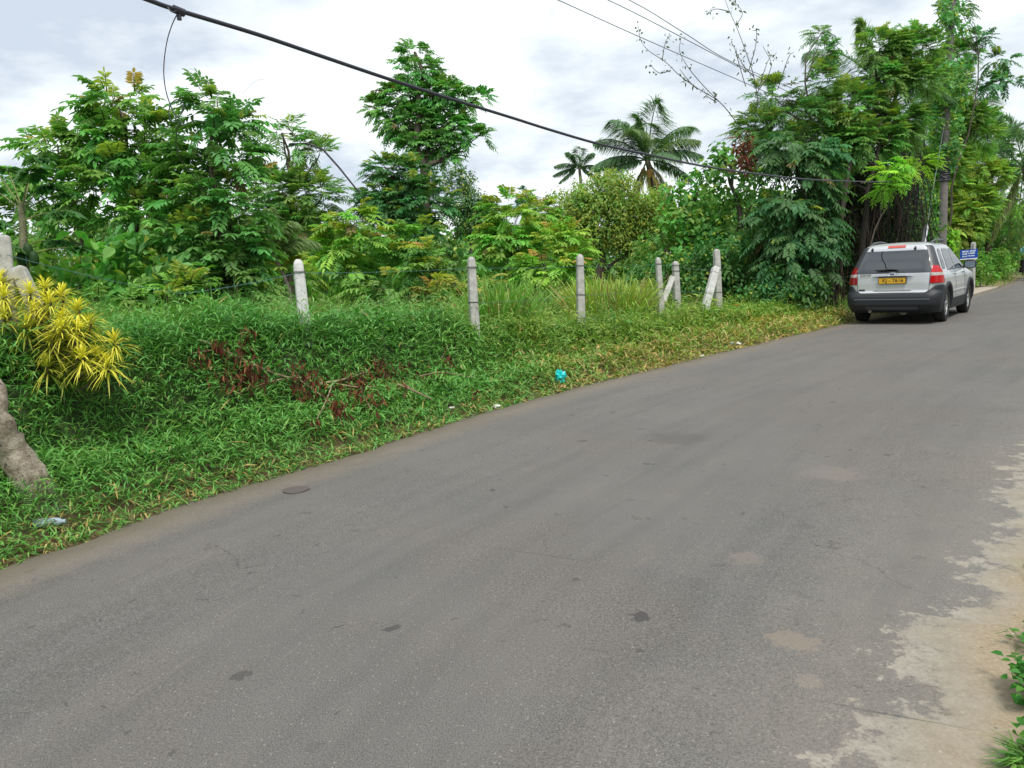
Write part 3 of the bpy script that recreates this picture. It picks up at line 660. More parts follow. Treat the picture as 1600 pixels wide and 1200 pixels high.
tree('rounded_tree', 'rounded yellow green tree right of the utility pole', 'tree',
     [(1525, 262, 38, 20), (1550, 275, 24, 20), (1505, 290, 28, 25), (1520, 320, 38, 35), (1500, 355, 30, 30)], 33, 1520, .15, 'feather', 1.2, (.11, .19, .035), twigs=.1, yf=.2)
tree('background_tree', 'dark green tree filling the gap behind the sign', 'tree',
     [(1510, 355, 40, 40), (1545, 350, 30, 40), (1575, 370, 30, 34)], 37, 1540, .12, 'broadL', 1.2, (.04, .12, .03), twigs=.1)
tree('background_tree', 'light green tree below the right hand palm', 'tree',
     [(1590, 350, 26, 30), (1570, 400, 22, 18), (1598, 385, 20, 24)], 42, 1590, .12, 'broadL', 1.2, (.07, .18, .035), twigs=.1)
tree('background_tree', 'green tree top between the pole and the right hand palms', 'tree',
     [(1530, 190, 36, 24), (1560, 215, 26, 20), (1590, 260, 20, 22), (1550, 245, 30, 18)], 40, 1545, .12, 'pinnb', 1.2, (.06, .16, .04), twigs=.1)
GH = 'hedge bushes beyond the sign'
for k, (lab, lob, dep, bx, b) in enumerate([
 ('low tangled hedge bush directly right of the sign post', [(1530, 415, 16, 24), (1545, 430, 16, 16), (1522, 437, 14, 12)], 30, 1532, (.06, .155, .03)),
 ('hedge bush between the sign and the walking person', [(1558, 405, 16, 24), (1566, 424, 14, 12)], 34, 1560, (.055, .15, .03)),
 ('last hedge bush before the walking person', [(1582, 405, 12, 20), (1575, 415, 10, 12)], 40, 1580, (.075, .18, .035)),
 ('tangled bush between the car mirror and the sign', [(1500, 400, 14, 22), (1508, 430, 12, 18)], 29.5, 1502, (.07, .16, .03))]):
    tree('hedge_bush', lab, 'bush', lob, dep, bx, .02, 'broad', 1.2, b, GH, kids=('stem', 'foliage'), twigs=.1)
# far wood closing the view
g = Geo()
for (x0, x1, top, dep) in [(-260, 20, 325, 42), (20, 300, 318, 46), (300, 480, 318, 44), (440, 600, 350, 42), (560, 760, 350, 40), (740, 900, 335, 52), (880, 1100, 350, 44), (1080, 1300, 300, 34), (1290, 1500, 240, 36), (1480, 1720, 300, 62)]:
    for k in range(16):
        px = rs.uniform(x0, x1); dd = dep + rs.uniform(-3, 6)
        py = top + 28 + rs.uniform(-8, 30) + (k % 2) * 45
        bl = BL([(px, py, rs.uniform(32, 55), 34), (px + rs.uniform(-15, 15), py + 50, 50, 44)], dd, .7)
        crown(g, bl, dict(simple=1, L=.34, W=.22, a=.055), 1.1, (.050, .120, .036))
tag(g.build('woodland', M_LEAF), 'mass of dark green woodland closing the view behind the field', 'woodland', kind='stuff')
g = Geo()
for k in range(46):
    i = rs.randint(6, 118); q = EC[i] + np.array([_t[i][1], -_t[i][0]]) * rs.uniform(9.5, 15); r = rs.uniform(1.4, 2.3)
    if q[1] > 60 or q[0] < .80 * q[1] + 1.5 or q[1] < -8: continue
    crown(g, [((q[0], q[1], rs.uniform(1.2, 5.5)), (r, r, r * 1.1))], dict(simple=1, L=.3, W=.2, a=.06), .9, (.04, .11, .035))
tag(g.build('roadside_wood', M_LEAF), 'leafy thicket on the right hand side of the road', 'thicket', kind='stuff')
# wall of vines beside the car, the hollow's shade put into near-black colours
g = Geo(); gl = Geo()
base = P(1375, 480, 22); loc = (base[0], base[1], gz(base[0], base[1]))
t = thing('vine_curtain', 'curtain of dead hanging vines, coloured dark for the shade of the hollow behind the car', 'vines', loc)
for k in range(620):
    px = rs.uniform(1296, 1438); dd = rs.uniform(21.2, 23.6); y0 = rs.uniform(190, 330); y1 = y0 + rs.uniform(60, 220)
    ys = np.linspace(y0, min(y1, 470), 7); xs = px + np.cumsum(rs.normal(0, 6.5, 7))
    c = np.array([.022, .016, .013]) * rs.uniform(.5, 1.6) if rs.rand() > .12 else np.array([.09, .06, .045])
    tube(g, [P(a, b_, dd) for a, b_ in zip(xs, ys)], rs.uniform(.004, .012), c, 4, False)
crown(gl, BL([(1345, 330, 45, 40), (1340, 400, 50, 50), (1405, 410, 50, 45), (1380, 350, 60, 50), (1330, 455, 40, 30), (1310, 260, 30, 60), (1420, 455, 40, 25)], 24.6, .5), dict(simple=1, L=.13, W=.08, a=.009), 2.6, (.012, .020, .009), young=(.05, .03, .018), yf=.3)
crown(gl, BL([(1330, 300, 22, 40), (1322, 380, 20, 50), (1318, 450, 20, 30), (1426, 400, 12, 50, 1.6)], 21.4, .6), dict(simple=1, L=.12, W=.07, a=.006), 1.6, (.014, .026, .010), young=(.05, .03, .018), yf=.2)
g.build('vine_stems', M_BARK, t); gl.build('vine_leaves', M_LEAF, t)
# old trunk at the left of the hollow
t = thing('old_trunk', 'reddish brown tree trunk with rootlets standing left of the car', 'tree', (*P(1303, 440, 19.6)[:2], gz(*P(1303, 440, 19.6)[:2])))
g = Geo(); b0 = np.array(t.location)
pts = [b0 + [0, 0, -.1], P(1302, 470, 19.6), P(1300, 420, 19.7), P(1312, 360, 19.9), P(1322, 290, 20.2), P(1335, 220, 20.6)]
tube(g, pts, [.13, .08, .065, .06, .055, .04], (.055, .038, .03), 9)
for k in range(14):
    px = 1303 + rs.normal(0, 9); tube(g, [P(px + rs.normal(0, 3), yy, 19.5 + rs.normal(0, .12)) for yy in (330 + rs.uniform(-30, 60), 400, 450, 486)], rs.uniform(.006, .018), np.array([.07, .045, .035]) * rs.uniform(.6, 1.4), 4, False)
g.build('trunk', M_BARK, t, smooth=True)
# crossing bare limbs high in the canopy
t = thing('bare_limb_tree', 'pale bare limbs crossing the canopy above the car', 'tree', (*P(1352, 440, 21.2)[:2], gz(*P(1352, 440, 21.2)[:2])))
g = Geo()
for pts, r in [([P(1352, 470, 21.3), P(1356, 380, 21.4), P(1350, 300, 21.3), P(1380, 235, 21.1), P(1410, 212, 21), P(1438, 199, 20.8)], [.06, .06, .055, .05, .045, .025]),
               ([P(1350, 300, 21.3), P(1400, 150, 21.2), P(1425, 115, 21.1), P(1452, 90, 21)], [.055, .045, .035, .02]),
               ([P(1425, 115, 21.1), P(1462, 93, 21.0), P(1480, 84, 21)], [.03, .02, .01]),
               ([P(1380, 235, 21.1), P(1385, 190, 21), P(1378, 160, 21)], [.045, .03, .02]),
               ([P(1345, 286, 20.0), P(1390, 284, 20), P(1420, 283, 20), P(1440, 268, 20)], [.02, .02, .018, .01])]:
    tube(g, pts, r, (.12, .10, .08), 6)
g.build('trunk', M_BARK, t, smooth=True)
# dead brown clump
g = Geo(); bl = BL([(1164, 232, 14, 24), (1168, 255, 12, 10)], 19.2, .8)
crown(g, bl, dict(simple=1, L=.2, W=.05, a=.007), 1.6, (.055, .024, .016), young=(.13, .06, .035), yf=.3)
tag(g.build('dead_foliage', M_DRY), 'clump of dead reddish brown foliage high in the creeper covered tree', 'dead leaves')
# bare climbing vines against the sky
def sky_vine(label, paths, dep, r=.012, nl=60, px0=None):
    b = P(*paths[0][0], dep); t = thing('climbing_vine', label, 'vine', b, 'thin vines against the sky')
    g = Geo(); gl = Geo()
    for path in paths:
        pts = catmull(np.array([P(a[0], a[1], dep + rs.normal(0, .12)) for a in path]), 4)
        tube(g, pts, np.linspace(r, r * .45, len(pts)), (.13, .11, .085), 4, False)
        if not nl: continue
        k = max(4, int(nl * len(pts) / 60)); idx = rs.randint(2, len(pts), k)
        p = pts[idx] + rs.normal(0, .07, (k, 3))
        leaves(gl, p, rs.normal(0, 1, (k, 3)) + [0, 0, -.6], rs.normal(0, 1, (k, 3)), rs.uniform(.06, .13, k), .045, gcol(k, (.12, .17, .09)))
    g.build('stem', M_BARK, t); gl.build('leaves', M_LEAF, t) if nl else None
sky_vine('thin bare vine climbing highest into the sky left of the feathery spire',
    [[(1185, 165), (1178, 120), (1165, 80), (1152, 45), (1140, 18), (1130, -8)], [(1140, 18), (1120, 14), (1108, 18)], [(1150, 40), (1160, 20), (1145, 0)],
     [(1178, 120), (1160, 100), (1145, 70), (1142, 66)], [(1170, 110), (1180, 75), (1182, 50), (1176, 48)], [(1185, 140), (1200, 95), (1210, 85)], [(1165, 135), (1152, 90), (1150, 75)], [(1215, 140), (1232, 90), (1240, 82)], [(1180, 150), (1205, 105), (1192, 72)]], 20, nl=70)
sky_vine('thin arching vine with sparse leaves leaning over the coconut palm',
    [[(1150, 190), (1125, 160), (1090, 138), (1062, 118), (1040, 97), (1012, 78), (1000, 60), (998, 40)], [(1035, 92), (1040, 65), (1050, 55)], [(1130, 165), (1100, 135), (1075, 105), (1062, 80), (1064, 60)], [(1048, 110), (1030, 114), (1015, 100)], [(1090, 140), (1075, 125), (1062, 108)], [(1120, 160), (1105, 150), (1100, 140)]], 20, nl=70)
sky_vine('fine curling tendril above the pale top of the dense left tree', [[(318, 135), (305, 112), (296, 108), (294, 120)]], 9.1, r=.002, nl=0)
sky_vine('fine curling tendril reaching right from the top of the dense left tree', [[(380, 145), (395, 130), (410, 124), (425, 131)]], 9.1, r=.002, nl=0)
# ------------------------------------------------------------------ palms
M_HUSK = plain('coconut_husk', (.45, .25, .06), .5)
def palm(label, crown_px, dep, fronds, bx, trunk=True, group='coconut palms', col=(.055, .12, .04), nuts=False, fl=1.4, cat='palm', tr=.18):
    c = P(*crown_px, dep); b = P(bx, 440, dep); bz = gz(b[0], b[1])
    t = thing('coconut_palm', label, cat, (b[0], b[1], bz), group)
    g = Geo()
    s = np.linspace(0, 1, 10)[:, None]; base = np.array([b[0], b[1], bz - .2])
    pts = base * (1 - s) + c * s; pts[:, 0] += np.sin(s[:, 0] * 3.1) * .25
    tube(g, pts, np.linspace(tr, tr * .6, 10), (.20, .17, .13), 8); g.build('trunk', M_BARK, t, smooth=True)
    for (dx, dy, L, dz, cc) in fronds:    # image-plane direction, length in m, depth tilt
        g = Geo()
        D = nrm(CR * dx - np.array([0, 0, 1.]) * dy + CF * dz); L = L * fl
        m = 84; tt = np.linspace(.0, 1, 14)
        sag = .42 if dy < 0 else .25
        R_ = np.array([c + D * L * a - np.array([0, 0, 1.]) * L * sag * a ** 2.2 for a in tt])
        tube(g, R_, np.linspace(.035, .006, 14), np.array(cc) * 1.8, 4, False)
        ts = np.linspace(.12, 1, m); p = np.stack([np.interp(ts, tt, R_[:, k]) for k in range(3)], 1)
        T = nrm(np.gradient(p, axis=0)); S = nrm(np.cross(T, np.array([.15, .1, 1.])))
        ll = L * .34 * np.sin(np.clip(ts * .92 + .08, 0, 1) * math.pi) ** .6 + .12
        for sg in (-1, 1):
            dd = S * sg * .75 + T * .6 + np.array([0, 0, -.38]) + rs.normal(0, .08, (m, 3))
            straps(g, p, dd, ll * rs.uniform(.85, 1.1, m), .034 * (dep / 32) ** .5, np.array(cc) * 2.0 * rs.uniform(.75, 1.25, (m, 1)), .5)
            straps(g, p + T * .04, dd + rs.normal(0, .1, (m, 3)), ll * rs.uniform(.7, 1.0, m), .030 * (dep / 32) ** .5, np.array(cc) * 2.0 * rs.uniform(.75, 1.25, (m, 1)), .7)
        g.build('frond', M_LEAF, t)
    if nuts:
        for k in range(6):
            g = Geo(); q = c + np.array([rs.uniform(-.3, .3), rs.uniform(-.3, .0), -.35 - rs.rand() * .35])
            u = np.linspace(0, math.pi, 7); tube(g, np.stack([np.zeros(7) + q[0], np.zeros(7) + q[1], q[2] + .13 * np.cos(u)], 1), .001 + .1 * np.sin(u), (.42, .22, .05), 8)
            g.build('coconut', M_HUSK, t, smooth=True)
    return t
G1 = (.082, .145, .070); G2 = (.10, .15, .05); DY = (.33, .27, .10)
palm('large coconut palm with ragged fronds and dead skirt in the middle of the skyline', (1011, 250), 32,
     [(-.1, -1, 2.3, .1, G1), (-.5, -.95, 2.5, -.2, G1), (.14, -1.1, 2.9, 0, G1), (.06, -1.1, 2.2, .3, G2), (.62, -.9, 2.6, .2, G1), (.8, -.7, 2.0, -.2, G2), (-.8, -.8, 2.2, .1, G1), (-.25, -1, 2.5, .4, G1), (.9, -.45, 1.8, -.2, G1), (-1, -.3, 1.8, -.1, G1), (-.9, -.5, 2.0, .6, G2), (.8, -.1, 1.6, .3, G1), (-.9, .1, 1.4, -.3, G1),
      (.35, .9, 2.3, -.1, DY), (.1, 1, 2.0, -.2, (.22, .2, .07)), (.5, .6, 1.7, .2, (.2, .19, .08)), (-.4, .8, 1.5, -.2, (.16, .17, .05)), (.3, -.9, 2.2, .6, G1), (-.3, -.7, 2.1, -.6, G2), (.4, -.2, 1.6, -.8, G1)], 1035, nuts=True, fl=1.32)
palm('small faraway coconut palm left of the large one', (905, 262), 62,
     [(-.9, -.5, 2.2, 0, G1), (-.4, -1, 2.4, .1, G1), (.05, -1.1, 2.5, 0, G1), (.5, -.9, 2.3, 0, G1), (.9, -.4, 2.0, .1, G1), (-1, .0, 2.0, .1, G1), (-.7, .3, 1.7, 0, G1), (.8, .2, 1.7, .1, G1), (0, -.6, 2, .7, G1), (-.2, -.7, 2.2, -.5, G1)], 908, fl=1.0, col=G1)
palm('coconut palm cut by the right edge of the view', (1600, 262), 34,
     [(-.75, -.75, 3.0, .1, G1), (-.2, -1, 2.8, .1, G1), (-.9, -.15, 2.6, 0, G2), (-.3, -1.0, 2.6, -.5, G1), (-.8, .4, 2.3, .1, G1), (.5, -.8, 2.8, .2, G1), (.9, -.2, 2.6, 0, G1), (-.5, .9, 2.0, 0, (.13, .15, .06)), (-.15, 1, 2.0, -.1, (.12, .15, .05)), (-.6, -.5, 2.7, .7, G1), (.6, .5, 2.2, 0, G1)], 1606)
palm('coconut palm half hidden in the leaves right of the utility pole', (1510, 205), 42,
     [(-.8, -.5, 3.0, .1, G1), (-.9, .0, 2.8, .1, G1), (-.3, -.9, 2.9, 0, G1), (.4, -.9, 2.8, .2, G1), (.9, -.3, 2.8, 0, G1), (.8, .4, 2.4, 0, G1), (-.7, .5, 2.4, 0, G1), (.1, .9, 2.2, -.1, G2)], 1512)
palm('coconut palm fronds showing through the canopy above the hollow', (1362, 118), 27,
     [(-.7, -.7, 2.2, .1, G1), (-.1, -1, 2.2, .1, G2), (.5, -.8, 2.0, 0, G1), (.9, -.1, 2.0, 0, G1), (-.9, .1, 2.0, 0, G1), (-.6, .7, 1.8, 0, G2), (.5, .8, 1.8, 0, G1)], 1375)
t = palm('young palm with a fan of soft fronds right of the dense left tree', (425, 395), 12,
     [(-.3, -1, .95, .1, G2), (.0, -1.1, 1.0, 0, G2), (.35, -.9, .85, .1, G2), (-.7, -.7, .8, 0, G2), (.7, -.6, .8, .2, G2), (-.1, -.8, .8, .6, G2)], 425, fl=1.0, group='', tr=.04)
# ------------------------------------------------------------------ papaya
c0 = P(36, 440, 8.0); pz = gz(c0[0], c0[1])
t = thing('papaya_plant', 'papaya plant with lobed leaves, long stalks and green fruit at the left edge', 'papaya', (c0[0], c0[1], pz))
g = Geo(); tube(g, [(c0[0], c0[1], pz - .1), P(38, 410, 8), P(36, 360, 8), P(33, 318, 8)], [.05, .042, .036, .026], (.22, .22, .12), 8); g.build('trunk', M_BARK, t, smooth=True)
gp = Geo(); gl = Geo()
for (ex, ey, sy, dd) in [(10, 262, 325, .2), (48, 268, 322, -.1), (75, 290, 325, .1), (-20, 290, 330, .3), (95, 330, 345, 0), (-10, 345, 365, -.2), (85, 375, 385, .2), (10, 385, 400, -.2), (100, 300, 330, .4), (-30, 240, 325, 0), (60, 245, 325, .3), (120, 385, 400, .1), (-25, 400, 408, .1)]:
    s = P(35, sy, 8); e = P(ex, ey, 8 + dd)
    tube(gp, [s, (s + e) / 2 + [0, 0, .02], e], [.009, .007, .005], (.25, .28, .10), 5, False)
    out_ = nrm((e - s) * [1, 1, .3]); n = 8; an = np.linspace(-2.3, 2.3, n)
    side = np.cross(out_, [0, 0, 1.])
    D = out_ * np.cos(an)[:, None] + side * np.sin(an)[:, None] - np.array([0, 0, .35])
    L = .24 - .03 * np.abs(an)
    for sgn in (-.35, 0, .35):
        D2 = D + np.cross(D, [0, 0, 1.]) * sgn
        leaves(gl, np.tile(e, (n, 1)) + (D * .02), D2, np.tile([0, 0, 1.], (n, 1)) + rs.normal(0, .15, (n, 3)), L * (1 - abs(sgn) * .5), .10, gcol(n, (.07, .19, .05)))
gp.build('leaf_stalks', M_BARK, t); gl.build('leaves', M_LEAF, t)
for (fx, fy) in [(34, 405), (53, 404), (44, 392)]:
    g = Geo(); q = P(fx, fy, 7.93); u = np.linspace(0, math.pi, 9)
    tube(g, np.stack([np.full(9, q[0]), np.full(9, q[1]), q[2] + .075 * np.cos(u)], 1), .001 + .045 * np.sin(u) ** .8, (.05, .11, .035), 10)
    g.build('fruit', M_LEAF, t, smooth=True)
# ------------------------------------------------------------------ yellow shrub with strap leaves
b0 = P(46, 690, 5.85); bz = gz(b0[0], b0[1])
t = thing('yellow_shrub', 'shrub with bursts of long bright yellow leaves at the left edge', 'shrub', (b0[0], b0[1], bz))
gs = Geo(); gf = Geo()
ros = [(5, 452, .0, 1), (46, 447, .1, 1), (77, 462, .0, 1), (97, 452, .2, 1), (121, 474, .1, 1), (121, 505, -.05, 1), (179, 525, -.05, 1), (128, 548, -.2, 1), (167, 560, -.12, 1), (79, 525, -.1, .6), (73, 562, -.2, .5),
       (7, 487, -.1, .8), (55, 477, .05, 1), (15, 540, -.1, .35), (139, 495, .15, 1), (-15, 470, 0, 1), (-20, 520, .1, .5), (98, 490, .0, 1), (40, 500, -.1, .7), (100, 575, -.1, .3), (30, 580, 0, .3), (60, 600, .1, .25), (105, 530, .2, .8), (150, 545, .1, .9), (-30, 560, 0, .4), (0, 430, .2, 1), (70, 440, .25, 1), (95, 505, -.15, .9)]
hub = P(50, 632, 5.85)
tube(gs, [(b0[0], b0[1], bz - .05), P(48, 665, 5.85), hub], [.024, .021, .019], (.16, .13, .10), 7)
for (px, py, dd, yv) in ros:
    c = P(px, py + 8, 5.75 + dd * .8)
    mid = hub * .5 + c * .5 + [0, 0, -.05] + rs.normal(0, .02, 3)
    tube(gs, catmull(np.array([hub, mid, c - [0, 0, .06], c]), 3), np.linspace(.012, .007, 10), (.15, .13, .09), 5, False)
    for lay, (n, el, L) in enumerate([(16, 1.15, .17), (26, .65, .22), (22, .20, .22), (12, -.3, .18)]):
        a = rs.uniform(0, 2 * math.pi, n); e = el + rs.normal(0, .2, n)
        D = np.stack([np.cos(a) * np.cos(e), np.sin(a) * np.cos(e), np.sin(e)], 1)
        S = nrm(np.cross(D, [0, 0, 1.])); LL = L * rs.uniform(.75, 1.15, n); W = .0105
        p = c + np.array([0, 0, -.02 * lay]); rows = []
        for k, tt in enumerate((0, .25, .5, .75, 1)):
            q = p + D * (LL * tt)[:, None] - np.array([0, 0, 1.]) * (LL * (.46) * tt ** 2)[:, None]
            w_ = W * (.5, 1, .95, .65, .05)[k] * .5; rows += [q - S * w_, q + S * w_]
        yk = np.clip(yv * 1.12 - .10 * lay + rs.normal(0, .12, n), 0, 1)[:, None]
        cc = np.array([.88, .79, .10]) * yk + np.array([.07, .15, .02]) * (1 - yk)
        v = np.stack(rows, 1); cols = np.repeat(cc, 10, 0).reshape(n, 10, 3)
        cols[:, :4] = cols[:, :4] * .75 + np.array([.12, .17, .02]) * .25
        b = np.arange(n)[:, None] * 10
        gf.add(v.reshape(-1, 3), np.concatenate([b + [2*k, 2*k+1, 2*k+3, 2*k+2] for k in range(4)]), cols.reshape(-1, 3))
gs.build('stems', M_BARK, t, smooth=True); gf.build('leaves', M_GRASS, t)
# ------------------------------------------------------------------ leaning pale trunk
m, nt, bs, out = newmat('lichen_bark'); tc = nt.nodes.new('ShaderNodeTexCoord'); O = tc.outputs['Object']
n1 = noise(nt, O, 9, 6, .7); n2 = noise(nt, O, 26, 5, .75)
c = mix(nt, ramp(nt, n1, .38, .6), (.17, .13, .09), (.46, .40, .31)); c = mix(nt, ramp(nt, n2, .56, .66), c, (.035, .03, .025))
nt.links.new(c, bs.inputs['Base Color']); bs.inputs['Roughness'].default_value = .9
b = nt.nodes.new('ShaderNodeBump'); b.inputs['Strength'].default_value = .8; b.inputs['Distance'].default_value = .02; nt.links.new(n2, b.inputs['Height']); nt.links.new(b.outputs[0], bs.inputs['Normal'])
q0 = P(52, 762, 5.45); t = thing('leaning_trunk', 'pale lichen spotted tree trunk leaning out of the grass under the yellow shrub', 'tree trunk', (q0[0], q0[1], gz(q0[0], q0[1])))
g = Geo(); pts = catmull(np.array([P(105, 880, 5.3), P(74, 800, 5.2), P(48, 750, 5.12), P(16, 700, 5.05), P(-12, 655, 4.95), P(-45, 600, 4.92), P(-90, 530, 4.9), P(-150, 410, 4.9), P(-190, 250, 4.95)]), 5)
rr = np.interp(np.arange(len(pts)), [0, 5, 10, 15, 20, 27, 40], [.15, .135, .108, .100, .096, .09, .07]) + rs.normal(0, .005, len(pts))
tube(g, pts, rr, (.3, .3, .3), 14); g.build('trunk', m, t, smooth=True)
g = Geo(); tube(g, [P(-4, 650, 4.97), P(4, 630, 4.95), P(2, 605, 4.95), P(-6, 592, 4.95)], [.05, .035, .028, .02], (.3, .3, .3), 8); g.build('broken_stub', m, t, smooth=True)
g = Geo(); gb = Geo(); bl = BL([(-250, 130, 90, 70), (-330, 60, 90, 80), (-240, 20, 70, 70)], 5.1, .9); cents = crown(g, bl, 'pinn', .9, MID)
for c_, r_ in bl: tube(gb, [P(-190, 250, 4.95), (P(-190, 250, 4.95) + c_) / 2 + rs.normal(0, .04, 3), c_], [.055, .03, .012], (.3, .3, .3), 8)
g.build('crown', M_LEAF, t); gb.build('limbs', m, t, smooth=True)
g = Geo()
for k in range(5):
    s = P(60 + rs.uniform(-25, 12), 765, 5.35 + rs.uniform(-.1, .1)); tube(g, [s, s + rs.normal(0, .05, 3) + [0, 0, .1], s + rs.normal(0, .08, 3) + [0, 0, .22]], [.004, .003, .002], (.09, .06, .045), 4, False)
g.build('dry_twigs', M_BARK, t)
# ------------------------------------------------------------------ fence posts
def concrete(name, c=(.50, .49, .46), c2=(.34, .33, .30)):
    m, nt, bs, out = newmat(name); tc = nt.nodes.new('ShaderNodeTexCoord'); O = tc.outputs['Object']
    n1 = noise(nt, O, 12, 6, .7); n2 = noise(nt, O, 60, 4, .7)
    q = mix(nt, ramp(nt, n1, .35, .65), c2, c); q = mix(nt, ramp(nt, n2, .58, .70), q, (.10, .095, .08))
    nt.links.new(q, bs.inputs['Base Color']); bs.inputs['Roughness'].default_value = .9
    b = nt.nodes.new('ShaderNodeBump'); b.inputs['Strength'].default_value = .5; b.inputs['Distance'].default_value = .004; nt.links.new(n2, b.inputs['Height']); nt.links.new(b.outputs[0], bs.inputs['Normal'])
    return m
M_CONC = concrete('weathered_concrete'); M_CONCW = concrete('pale_concrete_post', (.66, .66, .64), (.50, .50, .48)); M_CONCD = concrete('grey_concrete_post', (.40, .40, .38), (.27, .27, .25))
M_WIRE = plain('wire', (.10, .22, .20), .5, .3); M_TIE = plain('tie_wire', (.10, .09, .08), .6, .5)
def post_geo(bot, top, w, rot, taper=.8, cr=1.0):
    """square tapered concrete bar with chamfered edges and a rounded crown"""
    bot = np.array(bot); top = np.array(top); ax = nrm(top - bot); H = np.linalg.norm(top - bot)
    x = np.array([math.cos(rot), math.sin(rot), 0]); x = nrm(x - ax * (x @ ax)); y = np.cross(ax, x)
    g = Geo(); rings = []
    hs = [0, .25 * H, .5 * H, .72 * H, H - .10 * cr, H - .055 * cr, H - .025 * cr, H - .006 * cr, H]; sc = [1, 1 - .25*(1-taper), 1 - .5 * (1 - taper), 1-.72*(1-taper), taper, taper * .93, taper * .74, taper * .42, taper * .1]
    for h, s in zip(hs, sc):
        a = w / 2 * s; c = a * .80
        oct_ = [(a, -c), (a, c), (c, a), (-c, a), (-a, c), (-a, -c), (-c, -a), (c, -a)]
        rings.append(np.array([bot + ax * h + x * (u + rs.normal(0, .0008)) + y * (v + rs.normal(0, .0008)) for u, v in oct_]))
    V = np.stack(rings); k = 8; i = np.arange(len(hs) - 1)[:, None] * k; j = np.arange(k)[None]; j2 = (j + 1) % k
    g.add(V.reshape(-1, 3), np.stack([i + j, i + j2, i + k + j2, i + k + j], -1).reshape(-1, 4), np.array([.5, .5, .5]))
    g.add(V[-1], np.arange(8)[None], np.array([.5, .5, .5]))
    return g, x, y, ax
POSTS = {}
def post(key, label, top_px, bot_px, dep, w, rot=.25, mat=None, ties=(), group='concrete fence posts', ddep=0.):
    top = P(*top_px, dep); q = P(*bot_px, dep + ddep)
    ax = (q - top) / (top[2] - q[2]); gzz = gz(q[0], q[1]); bot = top + ax * (top[2] - gzz + .15)
    t = thing('fence_post', label, 'fence post', (bot[0], bot[1], gzz), group)
    g, x, y, a = post_geo(bot, top, w, rot, .8, .45 if key == 'a' else .9); g.build('post', mat or M_CONC, t)
    for py in ties:
        f = (py - top_px[1]) / (bot_px[1] - top_px[1]); c = top + (q - top) * f; hw = w * .5 * .93 + .003
        gg = Geo()
        for dz in (-.004, .004):
            ring = [c + np.array([0, 0, dz]) + x * (u * hw) + y * (v * hw) for u, v in [(1, -.7), (1, .7), (.7, 1), (-.7, 1), (-1, .7), (-1, -.7), (-.7, -1), (.7, -1), (1, -.7)]]
            tube(gg, ring, .0028, (.1, .1, .1), 4, False)
        gg.build('tie_wire', M_TIE, t)
    POSTS[key] = (top, q, top_px, bot_px, w)
    return t
post('a', 'thick concrete post cut by the left edge, its top above the yellow shrub', (5, 367), (16, 520), 6.0, .122, .5, M_CONC)
post('b', 'slender concrete post furthest left in the field, leaning slightly left', (465, 405), (475, 500), 8.1, .122, .35, M_CONCW, (426,))
post('c', 'slender concrete post between the feathered shrubs and the arching grass clump', (736, 401), (741, 500), 10.2, .12, .3, M_CONC, (418.5, 473))
post('d', 'upright concrete post in the grass in front of the yellow green clump', (906, 397), (908, 515), 12.5, .125, .2, M_CONC, (415.5, 461, 498))
post('e', 'thinnest concrete post, leaning left just before the short corner post', (1028, 402), (1034, 504), 15.0, .115, .2, M_CONC, (413, 452, 491))
post('f', 'short stout concrete corner post set back from the road', (1055, 408), (1058, 474), 17.6, .155, .2, M_CONC, (415, 424))
post('g', 'tallest concrete corner post with the long white brace against it', (1119.5, 389), (1123, 492), 16.4, .145, .2, M_CONC, (422.5, 457))
def brace(label, top_px, bot_px, d0, d1, w, mat=None, ties=()):
    top = P(*top_px, d0); q = P(*bot_px, d1); bot = top + (q - top) * 1.9
    t = thing('brace_post', label, 'brace', (bot[0], bot[1], gz(bot[0], bot[1])), 'slanted concrete braces')
    g, x, y, a = post_geo(bot, top, w, .25, .92, .4); g.build('brace', mat or M_CONCW, t)
    for f in ties:
        c = top + (q - top) * f; gg = Geo(); hw = w * .5 * .96
        tube(gg, [c + x * (u * hw) + y * (v * hw) for u, v in [(1, -.7), (1, .7), (.7, 1), (-.7, 1), (-1, .7), (-1, -.7), (-.7, -1), (.7, -1), (1, -.7)]], .003, (.1, .1, .1), 4, False); gg.build('tie_wire', M_TIE, t)
brace('short concrete brace leaning on the thick post above the yellow shrub', (26, 416), (75, 520), 6.02, 6.1, .112, M_CONC)
brace('long white concrete brace leaning right against the tallest corner post', (1119, 417), (1097, 500), 16.15, 15.9, .15, M_CONCW, (.12, .5, .9))
brace('stubby concrete brace leaning right against the short corner post', (1051, 433), (1040, 462), 17.4, 17.0, .13, M_CONC)
def strand(label, pts, r=.0022, barbs=True, sag=.02):
    g = Geo(); P_ = []
    for a, b in zip(pts[:-1], pts[1:]):
        for t in np.linspace(0, 1, 10)[:-1]: P_.append(a * (1 - t) + b * t - np.array([0, 0, sag * 4 * t * (1 - t)]))
    P_.append(pts[-1]); P_ = np.array(P_); tube(g, P_, r, (.1, .2, .2), 5, False)
    L = np.linalg.norm(P_[-1] - P_[0]); n = int(L / .14)
    if barbs:
        for k in range(n):
            f = (k + .5) / n * (len(P_) - 1); i = int(f); c = P_[i] * (1 - f + i) + P_[min(i + 1, len(P_) - 1)] * (f - i)
            for s in (1, -1):
                v = rs.normal(0, .011, 3); tube(g, [c - v, c + v], .0013, (.1, .1, .1), 3, False)
    return tag(g.build('barbed_wire', M_WIRE), label, 'barbed wire', 'strands of barbed wire')
def on(key, py, off=(0, 0)):
    top, q, tp, bp, w_ = POSTS[key]; f = (py - tp[1]) / (bp[1] - tp[1]); c = top + (q - top) * f
    return c + nrm(CAM - c) * [1, 1, 0] * (w_ * .5 + .006)
